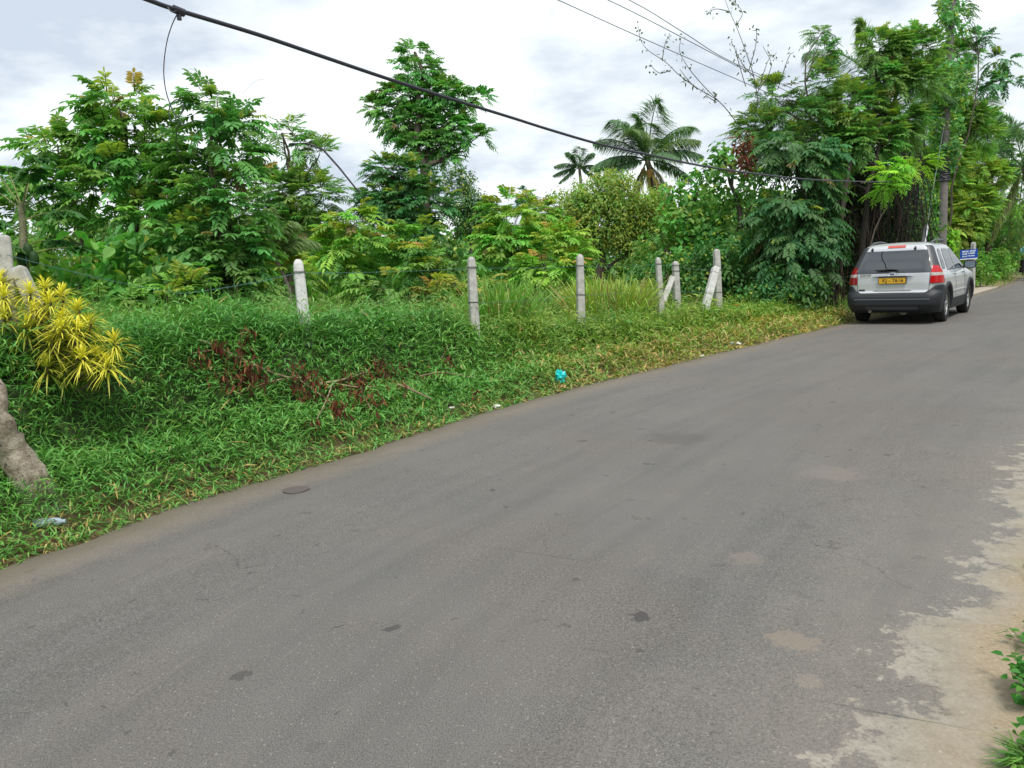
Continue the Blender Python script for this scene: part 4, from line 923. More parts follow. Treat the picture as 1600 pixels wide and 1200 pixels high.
strand('top strand of green barbed wire running along the fence', [P(10, 398, 5.9), P(280, 459, 7.2), on('b', 426), on('c', 418.5), on('d', 415.5), on('e', 413), on('g', 422.5)])
strand('middle strand of barbed wire running right from the second slender post', [on('c', 473), on('d', 461), on('e', 452), on('g', 457)])
strand('lowest strand of barbed wire between the upright post and the thinnest post', [on('d', 498), on('e', 491)])
# ------------------------------------------------------------------ utility poles and cables
M_CABLE = plain('black_cable', (.035, .035, .05), .5); M_POLE = concrete('pole_timber', (.20, .18, .165), (.13, .12, .11)); M_STEEL = plain('grey_steel', (.28, .29, .30), .45, .7)
pb = G(1474, 459); pzt = gz(pb[0], pb[1])
dep = 27.5; pl_top = P(1492, -45, dep); pbx = P(1470, 440, dep)
t = thing('utility_pole', 'tall utility pole wrapped in creeper with a dark cable band, behind the car', 'utility pole', (pbx[0], pbx[1], gz(pbx[0], pbx[1])), 'utility poles')
g = Geo(); tube(g, [(pbx[0], pbx[1], gz(pbx[0], pbx[1]) - .2), P(1475, 300, dep), P(1480, 150, dep), pl_top], [.15, .125, .11, .09], (.3, .27, .24), 12); g.build('pole', M_POLE, t, smooth=True)
g = Geo()
for k in range(7): 
    yy = 263 + k * 3.2; c = P(1476, yy, dep); u = np.linspace(0, 2 * math.pi, 13); tube(g, np.stack([c[0] + .165 * np.cos(u), c[1] + .165 * np.sin(u), np.full(13, c[2]) + rs.normal(0, .01, 13)], 1), .022, (.03, .03, .04), 5, False)
g.build('cable_bundle', M_CABLE, t)
gl = Geo(); crown(gl, BL([(1490, 5, 20, 26), (1488, 45, 26, 30), (1485, 95, 32, 32), (1484, 130, 34, 28), (1478, 170, 30, 24), (1479, 215, 26, 34), (1477, 245, 22, 16)], dep - .1, .9), 'broadL', 1.3, (.05, .14, .045))
gl.build('creeper', M_LEAF, t)
p2 = P(1566, 440, 52); t2 = thing('utility_pole', 'distant utility pole beside the right hand palm', 'utility pole', (p2[0], p2[1], gz(p2[0], p2[1])), 'utility poles')
g = Geo(); tube(g, [(p2[0], p2[1], gz(p2[0], p2[1]) - .2), P(1565, 330, 52), P(1568, 268, 52)], [.17, .15, .12], (.3, .27, .24), 10); g.build('pole', M_POLE, t2, smooth=True)
g = Geo(); a = P(1568, 282, 52)
for dz in (0, .35):
    tube(g, [a + [-.55, 0, dz], a + [.55, 0, dz]], .05, (.1, .1, .1), 6)
g.build('cross_arm', M_STEEL, t2)
def depx(x): return 1 / np.interp(x, [-900, 240, 1476], [.40, .25, 1 / 27.4])
xs = [-60, 60, 160, 235, 275, 400, 500, 600, 700, 800, 860, 940, 1020, 1080, 1140, 1200, 1260, 1320, 1400, 1476]
ys = [-105, -64, -27, 1, 15, 53, 87, 121, 153, 184, 203, 226, 243, 256, 266, 274, 280, 283, 284, 281]
g = Geo(); cab = catmull(np.array([P(a, b, depx(a)) for a, b in zip(xs, ys)]), 4)
tube(g, cab, .0125, (.03, .03, .05), 8); t = thing('overhead_cable', 'thick black cable sagging across the sky from the upper left to the utility pole', 'cable', cab[40], 'overhead lines')
g.build('cable', M_CABLE, t, smooth=True)
g = Geo(); c = P(279, 17, depx(279)); ax = nrm(P(290, 21, depx(290)) - P(270, 13, depx(270)))
tube(g, [c - ax * .03, c + ax * .03], .021, (.03, .03, .03), 8); tube(g, [c, c + [0, 0, -.045]], .012, (.03, .03, .03), 6)
g.build('clamp', M_CABLE, t); g = Geo(); tube(g, [P(262, 11, 4), P(266, 17, 4), P(272, 19, 4), P(277, 17, 4)], .003, (.03, .03, .03), 4, False); g.build('binding_wire', M_CABLE, t)
g = Geo(); pth = [(278, 20), (270, 36), (262, 60), (257, 90), (256, 118), (260, 145), (268, 168), (277, 184), (284, 175), (287, 164), (283, 157), (275, 156), (267, 163), (264, 175), (267, 188), (275, 191), (282, 190), (286, 197)]
lc = catmull(np.array([P(a, b, 4.1 + .002 * k) for k, (a, b) in enumerate(pth)]), 5); tube(g, lc, .0028, (.03, .03, .05), 6)
pth2 = [(282, 190), (278, 200), (275, 225), (280, 245), (290, 262), (300, 272), (318, 300)]
tube(g, catmull(np.array([P(a, b, 4.15 + .6 * k) for k, (a, b) in enumerate(pth2)]), 5), np.linspace(.0028, .006, 31), (.03, .03, .05), 6)
tag(g.build('hanging_cable', M_CABLE), 'thin loose cable dangling with a loop from the thick black cable', 'cable')
g = Geo(); 
for k, (p0, d0, mid) in enumerate([((872, 0), 19, ((998, 57), (1163, 129))), ((950, 0), 19.5, ((1040, 45), (1169, 112))), ((983, 0), 20, ((1070, 52), (1150, 100)))]):
    e = P(1568, 278 - k * 5, 51.8); a = P(*p0, d0)
    def dx(x): return 1 / np.interp(x, [p0[0], 1568], [1 / d0, 1 / 51.8])
    lx = p0[0] - 170; ly = p0[1] - 75
    pts = [P(lx, ly, d0 * .86), a, P(*mid[0], dx(mid[0][0])), P(*mid[1], dx(mid[1][0])), P(1300, 188 - k * 12, dx(1300)), P(1440, 240 - k * 8, dx(1440)), e]
    g = Geo(); tube(g, catmull(np.array(pts), 5), .011, (.2, .2, .22), 5, False)
    tag(g.build('overhead_line', plain('aluminium_line', (.22, .23, .26), .5, .3)), ['lowest thin power line crossing the upper right sky', 'middle thin power line crossing the upper right sky', 'highest thin power line crossing the upper right sky'][k], 'power line', 'overhead lines')
# stay wire with guard
g0 = P(1442.5, 388, 21.5); g1 = P(1448.5, 352, 21.8)
t = thing('stay_wire', 'stay wire with a dark and pale guard rising behind the car roof', 'stay wire', (g0[0], g0[1], gz(g0[0], g0[1])))
dirn = (g1 - g0); gb = g0 - dirn * (g0[2] - gz(g0[0], g0[1]) + .1) / dirn[2]
def flat_bar(pts, w, th, mat, name, shift):
    g = Geo(); a, b = [p + CR * shift for p in pts]; ax = nrm(b - a); s = CR; n = np.cross(ax, s)
    V = [q + s * w * i + n * th * j for q in (a, b) for i, j in ((-.5, -.5), (.5, -.5), (.5, .5), (-.5, .5))]
    g.add(np.array(V), np.array([[0, 1, 2, 3], [7, 6, 5, 4], [0, 4, 5, 1], [1, 5, 6, 2], [2, 6, 7, 3], [3, 7, 4, 0]]), np.array([.3, .3, .3])); return g.build(name, mat, t)
flat_bar((gb, g1), .085, .04, plain('dark_guard', (.03, .035, .045), .6), 'guard', -.04)
flat_bar((gb, g1 + dirn * .02), .035, .05, plain('pale_guard', (.42, .43, .45), .5, .3), 'guard_edge', .022)
g = Geo(); tube(g, [g1, P(1476, 190, 27.3)], .008, (.2, .2, .2), 5, False); g.build('wire', M_STEEL, t)
# ------------------------------------------------------------------ roadside sign
sd_ = 28.0; q = P(1519, 440, sd_); sz = gz(q[0], q[1])
t = thing('roadside_sign', 'small blue sign with white writing fixed to a concrete post beyond the car', 'sign', (q[0], q[1], sz))
g, x, y, a = post_geo((q[0], q[1], sz - .2), P(1521, 378, sd_), .15, .5, .9); g.build('post', M_CONC, t)
g, x, y, a = post_geo((q[0] - .36, q[1] - .1, sz - .2), P(1513.5, 402, sd_ - .1), .07, .5, .9); g.build('support_stake', plain('old_timber', (.22, .17, .12), .9, nscale=20), t)
C0 = P(1513.5, 397.5, sd_ - .2); rx = nrm(CR * .985 + CF * -.17 + np.array([0, 0, .02])); rx = nrm(rx * [1, 1, 0] + np.array([0, 0, .035])); ry = np.array([0, 0, 1.]); rn_ = np.cross(rx, ry)
def plate(cx, cz, w_, h_, th, off, mat, name, par):
    g = Geo(); o = C0 + rx * cx + ry * cz + rn_ * off
    V = [o + rx * w_ * i + ry * h_ * j + rn_ * k for k in (0, th) for i, j in ((-.5, -.5), (.5, -.5), (.5, .5), (-.5, .5))]
    g.add(np.array(V), np.array([[3, 2, 1, 0], [4, 5, 6, 7], [0, 1, 5, 4], [1, 2, 6, 5], [2, 3, 7, 6], [3, 0, 4, 7]]), np.array([.3, .3, .3])); return g.build(name, mat, par)
if (CAM - C0) @ rn_ < 0: rn_ = -rn_
brd = plate(0, 0, .56, .335, .02, 0, plain('sign_blue', (.012, .07, .42), .4), 'board', t)
plate(0, -.153, .57, .032, .024, .003, plain('sign_white', (.75, .78, .8), .5), 'bottom_rail', t)
g = Geo()
def squig(x0, x1, cz, h):   # rounded letters of an illegible script, one ring or hook per letter
    n = max(2, int(round((x1 - x0) / (h * .95)))); wl = (x1 - x0) / n
    for k in range(n):
        cx = x0 + wl * (k + .5); u = np.linspace(rs.uniform(0, 2), rs.uniform(4.5, 7.5), 10)
        pts = [C0 + rx * (cx + wl * .38 * math.cos(v)) + ry * (cz + h * .42 * math.sin(v)) + rn_ * .024 for v in u]
        tube(g, pts, h * .22, (.8, .8, .8), 4)
        if rs.rand() < .5: tube(g, [C0 + rx * (cx - wl * .3) + ry * (cz) + rn_ * .024, C0 + rx * (cx + wl * .3) + ry * (cz + h * .1) + rn_ * .024], h * .2, (.8, .8, .8), 4)
for (a0, a1, cz, h) in [(-.215, -.015, .098, .048), (.02, .215, .105, .048), (-.215, -.05, .02, .045), (-.02, .215, .03, .045), (-.215, -.14, -.065, .04), (-.125, -.06, -.065, .04), (-.04, .19, -.055, .036)]: squig(a0, a1, cz, h)
g.build('lettering', plain('letter_white', (.72, .8, .9), .5), brd)
# ------------------------------------------------------------------ litter, cut branches, flowers, weeds
def crumple(name, label, cat, c, size, col, rough=.5, flat=.5, group='litter along the verge', n=5):
    """crumpled sheet: a folded closed skin with creases"""
    g = Geo(); nu, nv = 14, 9; a = np.arange(nu) / nu * 2 * math.pi; b = np.linspace(.05, math.pi - .05, nv)
    r = 1 + rs.normal(0, .24, (nv, nu)); r[0] = r[0].mean(); r[-1] = r[-1].mean()
    V = np.stack([np.cos(a)[None] * np.sin(b)[:, None] * r, np.sin(a)[None] * np.sin(b)[:, None] * r, np.cos(b)[:, None] * r * flat], -1) * np.array(size) / 2
    V = V.reshape(-1, 3) + np.array(c)
    i = np.arange(nv - 1)[:, None] * nu; j = np.arange(nu)[None]; j2 = (j + 1) % nu
    g.add(V, np.stack([i + j, i + nu + j, i + nu + j2, i + j2], -1).reshape(-1, 4), np.array(col))
    g.add(V[:nu], np.arange(nu)[None], np.array(col)); g.add(V[-nu:], np.arange(nu)[None, ::-1], np.array(col))
    return tag(g.build(name, plain(name + '_skin', col, rough, nscale=30, namt=.2)), label, cat, group)
_gp = {}
def gp(px, py, lift=0.0):
    """point of the ground surface seen at a photo position"""
    d = P(px, py, 1) - CAM; lo, hi = 2.0, 60.0
    key = (round(px), round(py), lift)
    if key in _gp: return _gp[key]
    t = np.arange(4, 40, .04); q = CAM + d * t[:, None]; b = q[:, 2] < gz(q[:, 0], q[:, 1]) + lift
    r = q[np.argmax(b)] if b.any() else q[-1]; _gp[key] = r
    return r
q = gp(876, 594, .10); c = P(876, 589, np.dot(q - CAM, CF))
crumple('plastic_bag', 'turquoise crumpled plastic bag in the grass by the road edge', 'plastic bag', c, (.13, .12, .20), (.02, .58, .56), .35, .8)
q = gp(876, 607, .03); crumple('litter_scrap', 'small orange and white wrapper just below the turquoise bag', 'wrapper', q + [0, 0, .03], (.12, .1, .07), (.62, .33, .17), .6)
q = gp(775, 639, .03); crumple('litter_scrap', 'small crumpled white paper at the road edge, nearest to the cut branches', 'paper', q + [0, 0, .03], (.09, .08, .08), (.72, .70, .66), .7)
q = gp(1147, 539, .03); crumple('litter_scrap', 'white crumpled plastic lying on dry grass below the long white brace', 'plastic', q + [0, 0, .03], (.24, .16, .13), (.78, .78, .76), .5)
q = gp(1097, 558, .02); crumple('litter_scrap', 'tiny white scrap at the asphalt edge left of the white crumpled plastic', 'paper', q + [0, 0, .02], (.08, .07, .06), (.74, .72, .68), .7)
q = gp(745, 655, .02); crumple('soil_clod', 'orange clod of earth on the asphalt edge left of the white paper', 'clod', q + [0, 0, .02], (.16, .10, .06), (.42, .17, .07), .95)
q = gp(706, 640, .1); crumple('litter_scrap', 'pale scrap half hidden in the grass right of the cut branch tip', 'paper', q + [0, 0, .02], (.07, .05, .04), (.60, .60, .52), .7)
q = gp(1256, 501, .04); crumple('flower_litter', 'purple and red scrap of litter on the dry ground left of the car', 'litter', q + [0, 0, .04], (.22, .12, .09), (.30, .09, .38), .6)
q = gp(1263, 502, .03); crumple('flower_litter', 'red scrap touching the purple litter left of the car', 'litter', q + [0, 0, .03], (.14, .1, .08), (.62, .05, .06), .6)
q = gp(522, 658, .05); crumple('soil_clod', 'brown cardboard like clod in the grass under the cut branches', 'clod', gp(524, 658, .08), (.13, .10, .07), (.36, .20, .10), .95)
q = gp(75, 812, .10); g = Geo(); ax_ = nrm(CR * 1.0 + CF * .15 + np.array([0, 0, .05]))
tt = np.array([-.09, -.085, -.05, .03, .06, .08, .085, .10]); tube(g, [P(76, 816, np.dot(q - CAM, CF)) + ax_ * a_ for a_ in tt], [.012, .026, .028, .028, .024, .012, .013, .013], (.5, .6, .7), 10)
tag(g.build('plastic_bottle', plain('clear_plastic', (.34, .42, .48), .15)), 'small clear plastic bottle sunk in the near grass', 'bottle', 'litter along the verge')
# cut branches with withered red-brown leaves
def cut_branch(label, paths, leaf_pts, nl, seed_dep, col=(.42, .32, .19)):
    a = P(*paths[0][0][:2], paths[0][0][2]); t = thing('cut_branch', label, 'branch', (a[0], a[1], gz(a[0], a[1])), 'cut branches dumped on the bank')
    g = Geo(); gl = Geo()
    for k, pth in enumerate(paths):
        pts = catmull(np.array([gp(x_, y_, .24) for x_, y_, d_ in pth]), 4); r = .015 if k == 0 else .009
        tube(g, pts, np.linspace(r, r * .4, len(pts)), col, 5)
    for (px, py, dd, rx_, ry_, n) in leaf_pts:
        m = int(n * nl); c0 = gp(px, py, .20); dd = float((c0 - CAM) @ CF) - .03; p = np.array([P(px + rs.normal(0, rx_ * .75), py + rs.normal(0, ry_ * .7), dd + rs.normal(0, .07)) for _ in range(m)])
        D = rs.normal(0, .45, (m, 3)) + [0, 0, -1.]
        c = gcol(m, (.13, .045, .03), .5); k = rs.rand(m) < .18; c[k] = gcol(k.sum(), (.26, .13, .06))
        leaves(gl, p, D, rs.normal(0, 1, (m, 3)), rs.uniform(.04, .10, m), rs.uniform(.010, .028, m), c, fold=.5, droop=.1)
    g.build('twigs', M_BARK, t, smooth=True); gl.build('withered_leaves', M_DRY, t)
cut_branch('long cut branch with withered red brown leaves high on the bank', [[(312, 532, 7.5), (345, 545, 7.25), (380, 562, 7.1), (420, 580, 7.0), (455, 590, 6.9), (497, 589, 6.85)], [(345, 545, 7.25), (325, 548, 7.2), (300, 552, 7.2)], [(450, 590, 6.9), (410, 600, 6.75), (372, 615, 6.65)], [(448, 576, 6.95), (470, 595, 6.85), (520, 630, 6.65)], [(380, 562, 7.1), (376, 545, 7.1), (378, 520, 7.2)]],
           [(372, 580, 6.95, 22, 26, 1.2), (338, 545, 7.2, 10, 14, .7), (386, 517, 7.3, 9, 5, .4), (377, 540, 7.1, 5, 9, .35), (465, 605, 6.75, 34, 26, 1.6), (340, 595, 6.9, 26, 18, .5), (310, 560, 7.2, 14, 12, .3), (400, 590, 6.85, 20, 12, .5)], 105, 7)
cut_branch('cut branch piled with hanging dark red leaves in the middle of the bank', [[(500, 600, 6.95), (540, 592, 7.1), (575, 578, 7.25), (590, 560, 7.35)], [(520, 598, 6.95), (560, 605, 6.95), (600, 602, 7.1)], [(575, 578, 7.2), (560, 600, 7.0), (580, 640, 6.85)], [(520, 598, 6.95), (510, 625, 6.75), (495, 655, 6.6)]],
           [(585, 572, 7.2, 9, 18, .8), (555, 595, 7.05, 18, 18, 1.1), (600, 590, 7.15, 14, 18, .8), (570, 622, 6.9, 20, 18, .7), (525, 640, 6.75, 14, 14, .8), (492, 660, 6.55, 8, 5, .25), (530, 605, 6.95, 20, 10, .7)], 105, 7)
cut_branch('thin cut branch with a pale broken end toward the road', [[(620, 600, 7.2), (650, 612, 7.15), (675, 624, 7.15)], [(655, 588, 7.35), (690, 582, 7.5), (740, 590, 7.6)], [(690, 560, 7.5), (700, 540, 7.6)], [(640, 606, 7.15), (625, 595, 7.2)]],
           [(699, 568, 7.45, 5, 12, .35), (630, 572, 7.35, 6, 8, .2), (660, 585, 7.35, 16, 6, .3), (690, 590, 7.4, 10, 10, .3), (740, 612, 7.6, 5, 5, .1), (625, 605, 7.1, 12, 12, .4)], 105, 7, (.36, .24, .16))
# marigolds
t = thing('flower_plant', 'low plant with orange flowers at the foot of the tallest corner post', 'flowers', gp(1165, 492))
gl = Geo(); crown(gl, BL([(1165, 490, 28, 9), (1145, 488, 12, 7)], 16.8, .8), dict(simple=1, L=.08, W=.03, a=.003), 1.0, (.06, .16, .03)); gl.build('leaves', M_LEAF, t)
M_ORG = plain('orange_petal', (.80, .30, .02), .6)
for (fx, fy) in [(1152, 480), (1172, 486), (1174, 489), (1168, 489), (1147, 478)]:
    g = Geo(); c = P(fx, fy, 16.4); 
    for rr_, zz_ in ((.05, 0), (.035, .015), (.018, .028)):
        a = np.arange(9) / 9 * 2 * math.pi
        leaves(g, np.tile(c + [0, 0, zz_ + .02], (9, 1)), np.stack([np.cos(a), np.sin(a), np.full(9, .25)], 1), np.tile([0, 0, 1.], (9, 1)), rr_, rr_ * .7, np.tile([.8, .3, .02], (9, 1)))
    g.build('flower', M_ORG, t)
# soft drink leaves: broad leaved weeds on the bank
t0 = None
for k, (px, py, dd, s, lab) in enumerate([(405, 560, 7.3, .16, 'round leaved weed on the bank above the long cut branch'), (120, 700, 6.1, .16, 'broad leaved weed in the dark grass right of the leaning trunk'), (598, 500, 8.2, .12, 'pale heart leaved weed high on the bank left of the second slender post'), (960, 495, 12.4, .22, 'bright weed in the grass right of the upright post')]):
    c = P(px, py, dd); t = thing('weed', lab, 'weed', (c[0], c[1], gz(c[0], c[1])), 'broad leaved weeds on the bank')
    g = Geo(); tube(g, [(c[0], c[1], gz(c[0], c[1])), c], .004, (.08, .14, .04), 5); g.build('stem', M_BARK, t)
    n = 26; gl = Geo(); q = c + rs.normal(0, s * .6, (n, 3)); leaves(gl, q, rdir(n, rs.uniform(-.3, .3, n)), np.tile([0, 0, 1.], (n, 1)) + rs.normal(0, .4, (n, 3)), rs.uniform(.05, .09, n), .055, gcol(n, (.10, .27, .04))); gl.build('leaves', M_LEAF, t)
# right foreground weeds on the sandy shoulder
def rweed(label, px, py, n, R_, H, L, W, col, strap=False):
    q = CAM + (P(px, py, 1) - CAM) * (CAMH - .03) / (CAMH - P(px, py, 1)[2]); t = thing('shoulder_weed', label, 'weed', (q[0], q[1], 0.02), 'weeds on the sandy shoulder')
    g = Geo(); gl = Geo()
    if strap:
        straps(gl, np.tile(q, (n, 1)) + rs.normal(0, .015, (n, 3)) * [1, 1, 0], rdir(n, rs.uniform(.1, 1.4, n)), rs.uniform(.5, 1.2, n) * L, W, gcol(n, col, .3), .8)
        gl.build('blades', M_GRASS, t); return
    for k in range(n):
        a = rs.uniform(0, 6.28); r = R_ * rs.rand() ** .5; e = q + [r * math.cos(a), r * math.sin(a), H * (1 - .5 * (r / R_) ** 2) * rs.uniform(.4, 1.1)]
        m_ = (q + e) / 2 + [0, 0, .02]; tube(g, [q + rs.normal(0, .02, 3) * [1, 1, 0], m_, e], [.003, .0025, .0015], (.09, .17, .05), 4, False)
        m = 9; pp = e + rs.normal(0, .022, (m, 3)); leaves(gl, pp, rdir(m, rs.uniform(-.3, .4, m)), np.tile([0, 0, 1.], (m, 1)) + rs.normal(0, .35, (m, 3)), rs.uniform(.6, 1.2, m) * L, W, gcol(m, col))
    g.build('stems', M_BARK, t); gl.build('leaves', M_LEAF, t)
rweed('bushy round leaved weed at the lower right edge, growing from the sand', 1668, 1100, 46, .17, .14, .040, .030, (.08, .26, .04))
rweed('second round leaved weed cut by the lower right corner', 1690, 1200, 40, .16, .11, .038, .03, (.10, .28, .04))
rweed('small round leaved weed sprawling at the right edge over the bushy weed', 1648, 1010, 22, .12, .08, .036, .026, (.09, .27, .045))
rweed('sparse grass shoots on the sand just above the bushy weed', 1595, 1005, 9, 0, 0, .14, .006, (.13, .22, .05), True)
rweed('dry straw coloured grass tuft at the right edge beside the pale crust', 1610, 895, 26, 0, 0, .22, .005, (.33, .30, .13), True)
rweed('short green grass at the bottom right corner', 1605, 1205, 160, 0, 0, .14, .007, (.11, .26, .04), True)
# patch cover in the asphalt near the left edge
q = G(463, 771); g = Geo(); u = np.arange(28) / 28 * 2 * math.pi; r = .095 * (1 + .03 * np.sin(u * 3))
V = np.stack([q[0] + r * np.cos(u), q[1] + r * np.sin(u), np.full(28, .0315)], 1); V2 = V.copy(); V2[:, 2] = .0
g.add(np.vstack([V, V2]), np.array([[k, k + 28, (k + 1) % 28 + 28, (k + 1) % 28] for k in range(28)]), np.array([.1, .1, .1])); g.add(V, np.arange(28)[None], np.array([.1, .1, .1]))
tag(g.build('round_cover', plain('rusty_cover', (.105, .085, .078), .85, nscale=60, namt=.3)), 'small round dark cover set in the asphalt near the grass', 'cover')
# ------------------------------------------------------------------ pedestrian at the far right
pf = G(1601, 431); t = thing('person', 'person in a light blue top and long dark skirt walking away at the right edge', 'person', (pf[0], pf[1], .03))
hd = np.array([.62, .78, 0.]); sd = np.array([.78, -.62, 0.]); B = np.array([pf[0], pf[1], .03])
def pt(s, f, z): return tuple(sd * s + hd * f + np.array([0, 0, z]))
J = {'pel': pt(0, 0, .92), 'spi': pt(0, 0, 1.12), 'che': pt(0, .0, 1.28), 'nec': pt(0, .01, 1.42), 'hea': pt(0, .03, 1.53), 'top': pt(0, .03, 1.62),
     'hl': pt(-.09, 0, .88), 'kl': pt(-.10, .10, .50), 'al': pt(-.10, -.02, .09), 'tl': pt(-.10, .14, .03), 'hr': pt(.09, 0, .88), 'kr': pt(.10, .02, .50), 'ar': pt(.10, -.22, .12), 'tr': pt(.10, -.08, .04),
     'sl': pt(-.17, 0, 1.36), 'el': pt(-.22, -.06, 1.10), 'wl': pt(-.22, .05, .88), 'sr': pt(.17, 0, 1.36), 'er': pt(.22, .03, 1.10), 'wr': pt(.22, .12, .90)}
R0 = {'pel': .13, 'spi': .11, 'che': .13, 'nec': .05, 'hea': .088, 'top': .06, 'hl': .085, 'kl': .055, 'al': .038, 'tl': .03, 'hr': .085, 'kr': .055, 'ar': .038, 'tr': .03, 'sl': .055, 'el': .042, 'wl': .028, 'sr': .055, 'er': .042, 'wr': .028}
E_ = [('pel', 'spi'), ('spi', 'che'), ('che', 'nec'), ('nec', 'hea'), ('hea', 'top'), ('pel', 'hl'), ('hl', 'kl'), ('kl', 'al'), ('al', 'tl'), ('pel', 'hr'), ('hr', 'kr'), ('kr', 'ar'), ('ar', 'tr'), ('che', 'sl'), ('sl', 'el'), ('el', 'wl'), ('che', 'sr'), ('sr', 'er'), ('er', 'wr')]
for sgn, wn_ in ((-1, 'wl'), (1, 'wr')):
    w0 = np.array(J[wn_])
    for k, (df, dl) in enumerate([(.03, .085), (.012, .095), (-.008, .09), (-.026, .075)]):
        n1, n2 = f'{wn_}f{k}', f'{wn_}g{k}'
        J[n1] = tuple(w0 + hd * df + [0, 0, -.06]); J[n2] = tuple(w0 + hd * df * 1.1 + hd * .015 + [0, 0, -.06 - dl + .03]); R0[n1] = .012; R0[n2] = .008; E_ += [(wn_, n1), (n1, n2)]
    J[wn_ + 't'] = tuple(w0 + hd * .045 + [0, 0, -.05]); R0[wn_ + 't'] = .009; E_.append((wn_, wn_ + 't'))
def skin_mesh(name, J, R0, E_, root, mat, parent, lvl=1):
    ks = list(J); me = bpy.data.meshes.new(name); me.from_pydata([J[k] for k in ks], [(ks.index(a), ks.index(b)) for a, b in E_], [])
    o = bpy.data.objects.new(name, me); COL.objects.link(o)
    md = o.modifiers.new('skin', 'SKIN'); md.use_smooth_shade = True
    for k, v in zip(ks, me.skin_vertices[0].data): v.radius = (R0[k], R0[k]); v.use_root = (k == root)
    o.modifiers.new('sub', 'SUBSURF').levels = lvl; o.modifiers['sub'].render_levels = lvl
    dg = bpy.context.evaluated_depsgraph_get(); nm = bpy.data.meshes.new_from_object(o.evaluated_get(dg)); o.modifiers.clear(); o.data = nm
    nm.materials.clear(); nm.materials.append(mat); o.parent = parent; return o
skin_mesh('body', J, R0, E_, 'pel', plain('skin', (.18, .09, .055), .55), t, 2)
def lathe(name, mat, parent, prof, cf=(0, 0), sq=.7, n=18, pleat=0.):
    g = Geo(); a = np.arange(n) / n * 2 * math.pi
    V = np.array([[np.array(pt(cf[0] + math.cos(q) * r * (1 + pleat * math.cos(q * 6) * (1 - i / len(prof))), cf[1] + math.sin(q) * r * sq, z)) for q in a] for i, (r, z) in enumerate(prof)])
    i = np.arange(len(prof) - 1)[:, None] * n; j = np.arange(n)[None]; j2 = (j + 1) % n
    g.add(V.reshape(-1, 3), np.stack([i + j, i + j2, i + n + j2, i + n + j], -1).reshape(-1, 4), np.array([.2, .3, .4])); return g.build(name, mat, parent, local=True, smooth=True)
lathe('skirt', plain('black_cloth', (.018, .018, .025), .85), t, [(.25, .14), (.24, .3), (.215, .55), (.20, .8), (.165, 1.0), (.14, 1.04)], sq=.85, pleat=.07)
M_BLUE = plain('light_blue_cloth', (.22, .50, .62), .8, nscale=14, namt=.12)
lathe('blouse', M_BLUE, t, [(.19, .93), (.175, 1.02), (.165, 1.12), (.185, 1.26), (.19, 1.34), (.12, 1.41), (.062, 1.43)], sq=.72, pleat=.03)
g = Geo()
for s_ in ('l', 'r'):
    a, b = np.array(J['s' + s_]), np.array(J['e' + s_]); tube(g, [a + (a - b) * .05, a, a * .4 + b * .6, b], [.05, .068, .062, .055], (.2, .5, .6), 10)
g.build('sleeves', M_BLUE, t, local=True, smooth=True)
g = Geo(); hp = np.array(J['hea']); u = np.linspace(0, math.pi, 9)
tube(g, np.stack([hp[0] - hd[0] * .02 + 0 * u, hp[1] - hd[1] * .02 + 0 * u, hp[2] + .02 + .125 * np.cos(u)], 1), .002 + .104 * np.sin(u), (.02, .02, .02), 12)
tube(g, [hp - hd * .1 + [0, 0, .02], hp - hd * .13 + [0, 0, -.04], hp - hd * .10 + [0, 0, -.09]], [.03, .045, .02], (.02, .02, .02), 8)
g.build('hair', plain('black_hair', (.015, .012, .012), .5), t, local=True, smooth=True)
g = Geo()
for s_ in (-.032, .032):
    tube(g, [hp + sd * s_ + hd * .084 + [0, 0, .012], hp + sd * s_ + hd * .09 + [0, 0, .012]], .009, (.05, .05, .05), 8)
tube(g, [hp + hd * .085 + [0, 0, .015], hp + hd * .108 + [0, 0, -.018], hp + hd * .088 + [0, 0, -.024]], [.006, .011, .006], (.2, .1, .06), 6); tube(g, [hp + hd * .088 + sd * -.02 + [0, 0, -.045], hp + hd * .094 + [0, 0, -.046], hp + hd * .088 + sd * .02 + [0, 0, -.045]], .005, (.3, .1, .08), 6)
g.build('face', plain('face_features', (.12, .055, .04), .5), t, local=True, smooth=True)
crumple('carried_bag', 'small white bag hanging from the hand of the walking person', 'bag', B + np.array(J['wl']) + [0, 0, -.24], (.14, .14, .22), (.75, .75, .73), .6, .9, None)
# ------------------------------------------------------------------ parked car (origin: ground under the rear axle, +Y forward)
CAR = thing('parked_car', 'silver estate car with dark lower cladding and yellow number plate parked at the verge', 'car', (8.49, 17.32, .03), rz=-math.radians(38.4))
M_PAINT = plain('silver_paint', (.62, .63, .65), .32, .35, .6); M_CLAD = plain('dark_cladding', (.020, .022, .028), .55, nscale=8, namt=.12)
M_GLASS = plain('tinted_glass', (.012, .016, .018), .02, 0, 1.0); M_GLASS.node_tree.nodes['Principled BSDF'].inputs['IOR'].default_value = 1.9; M_GLASS2 = plain('side_glass', (.008, .010, .011), .04); M_GLASS2.node_tree.nodes['Principled BSDF'].inputs['IOR'].default_value = 1.32
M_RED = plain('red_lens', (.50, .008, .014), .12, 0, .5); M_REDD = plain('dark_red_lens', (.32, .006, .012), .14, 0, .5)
M_CLEAR = plain('clear_lens', (.62, .56, .54), .12, .3, .5); M_TYRE = plain('tyre_rubber', (.018, .018, .019), .85, nscale=30, namt=.2); M_RIM = plain('alloy', (.50, .50, .50), .3, .85)
M_CHROME = plain('chrome', (.62, .63, .66), .14, 1); M_BLACK = plain('black_trim', (.012, .012, .014), .5); M_PLATE = plain('yellow_plate', (.72, .40, .02), .45); M_RAIL = plain('rail_grey', (.10, .105, .115), .4, .3)
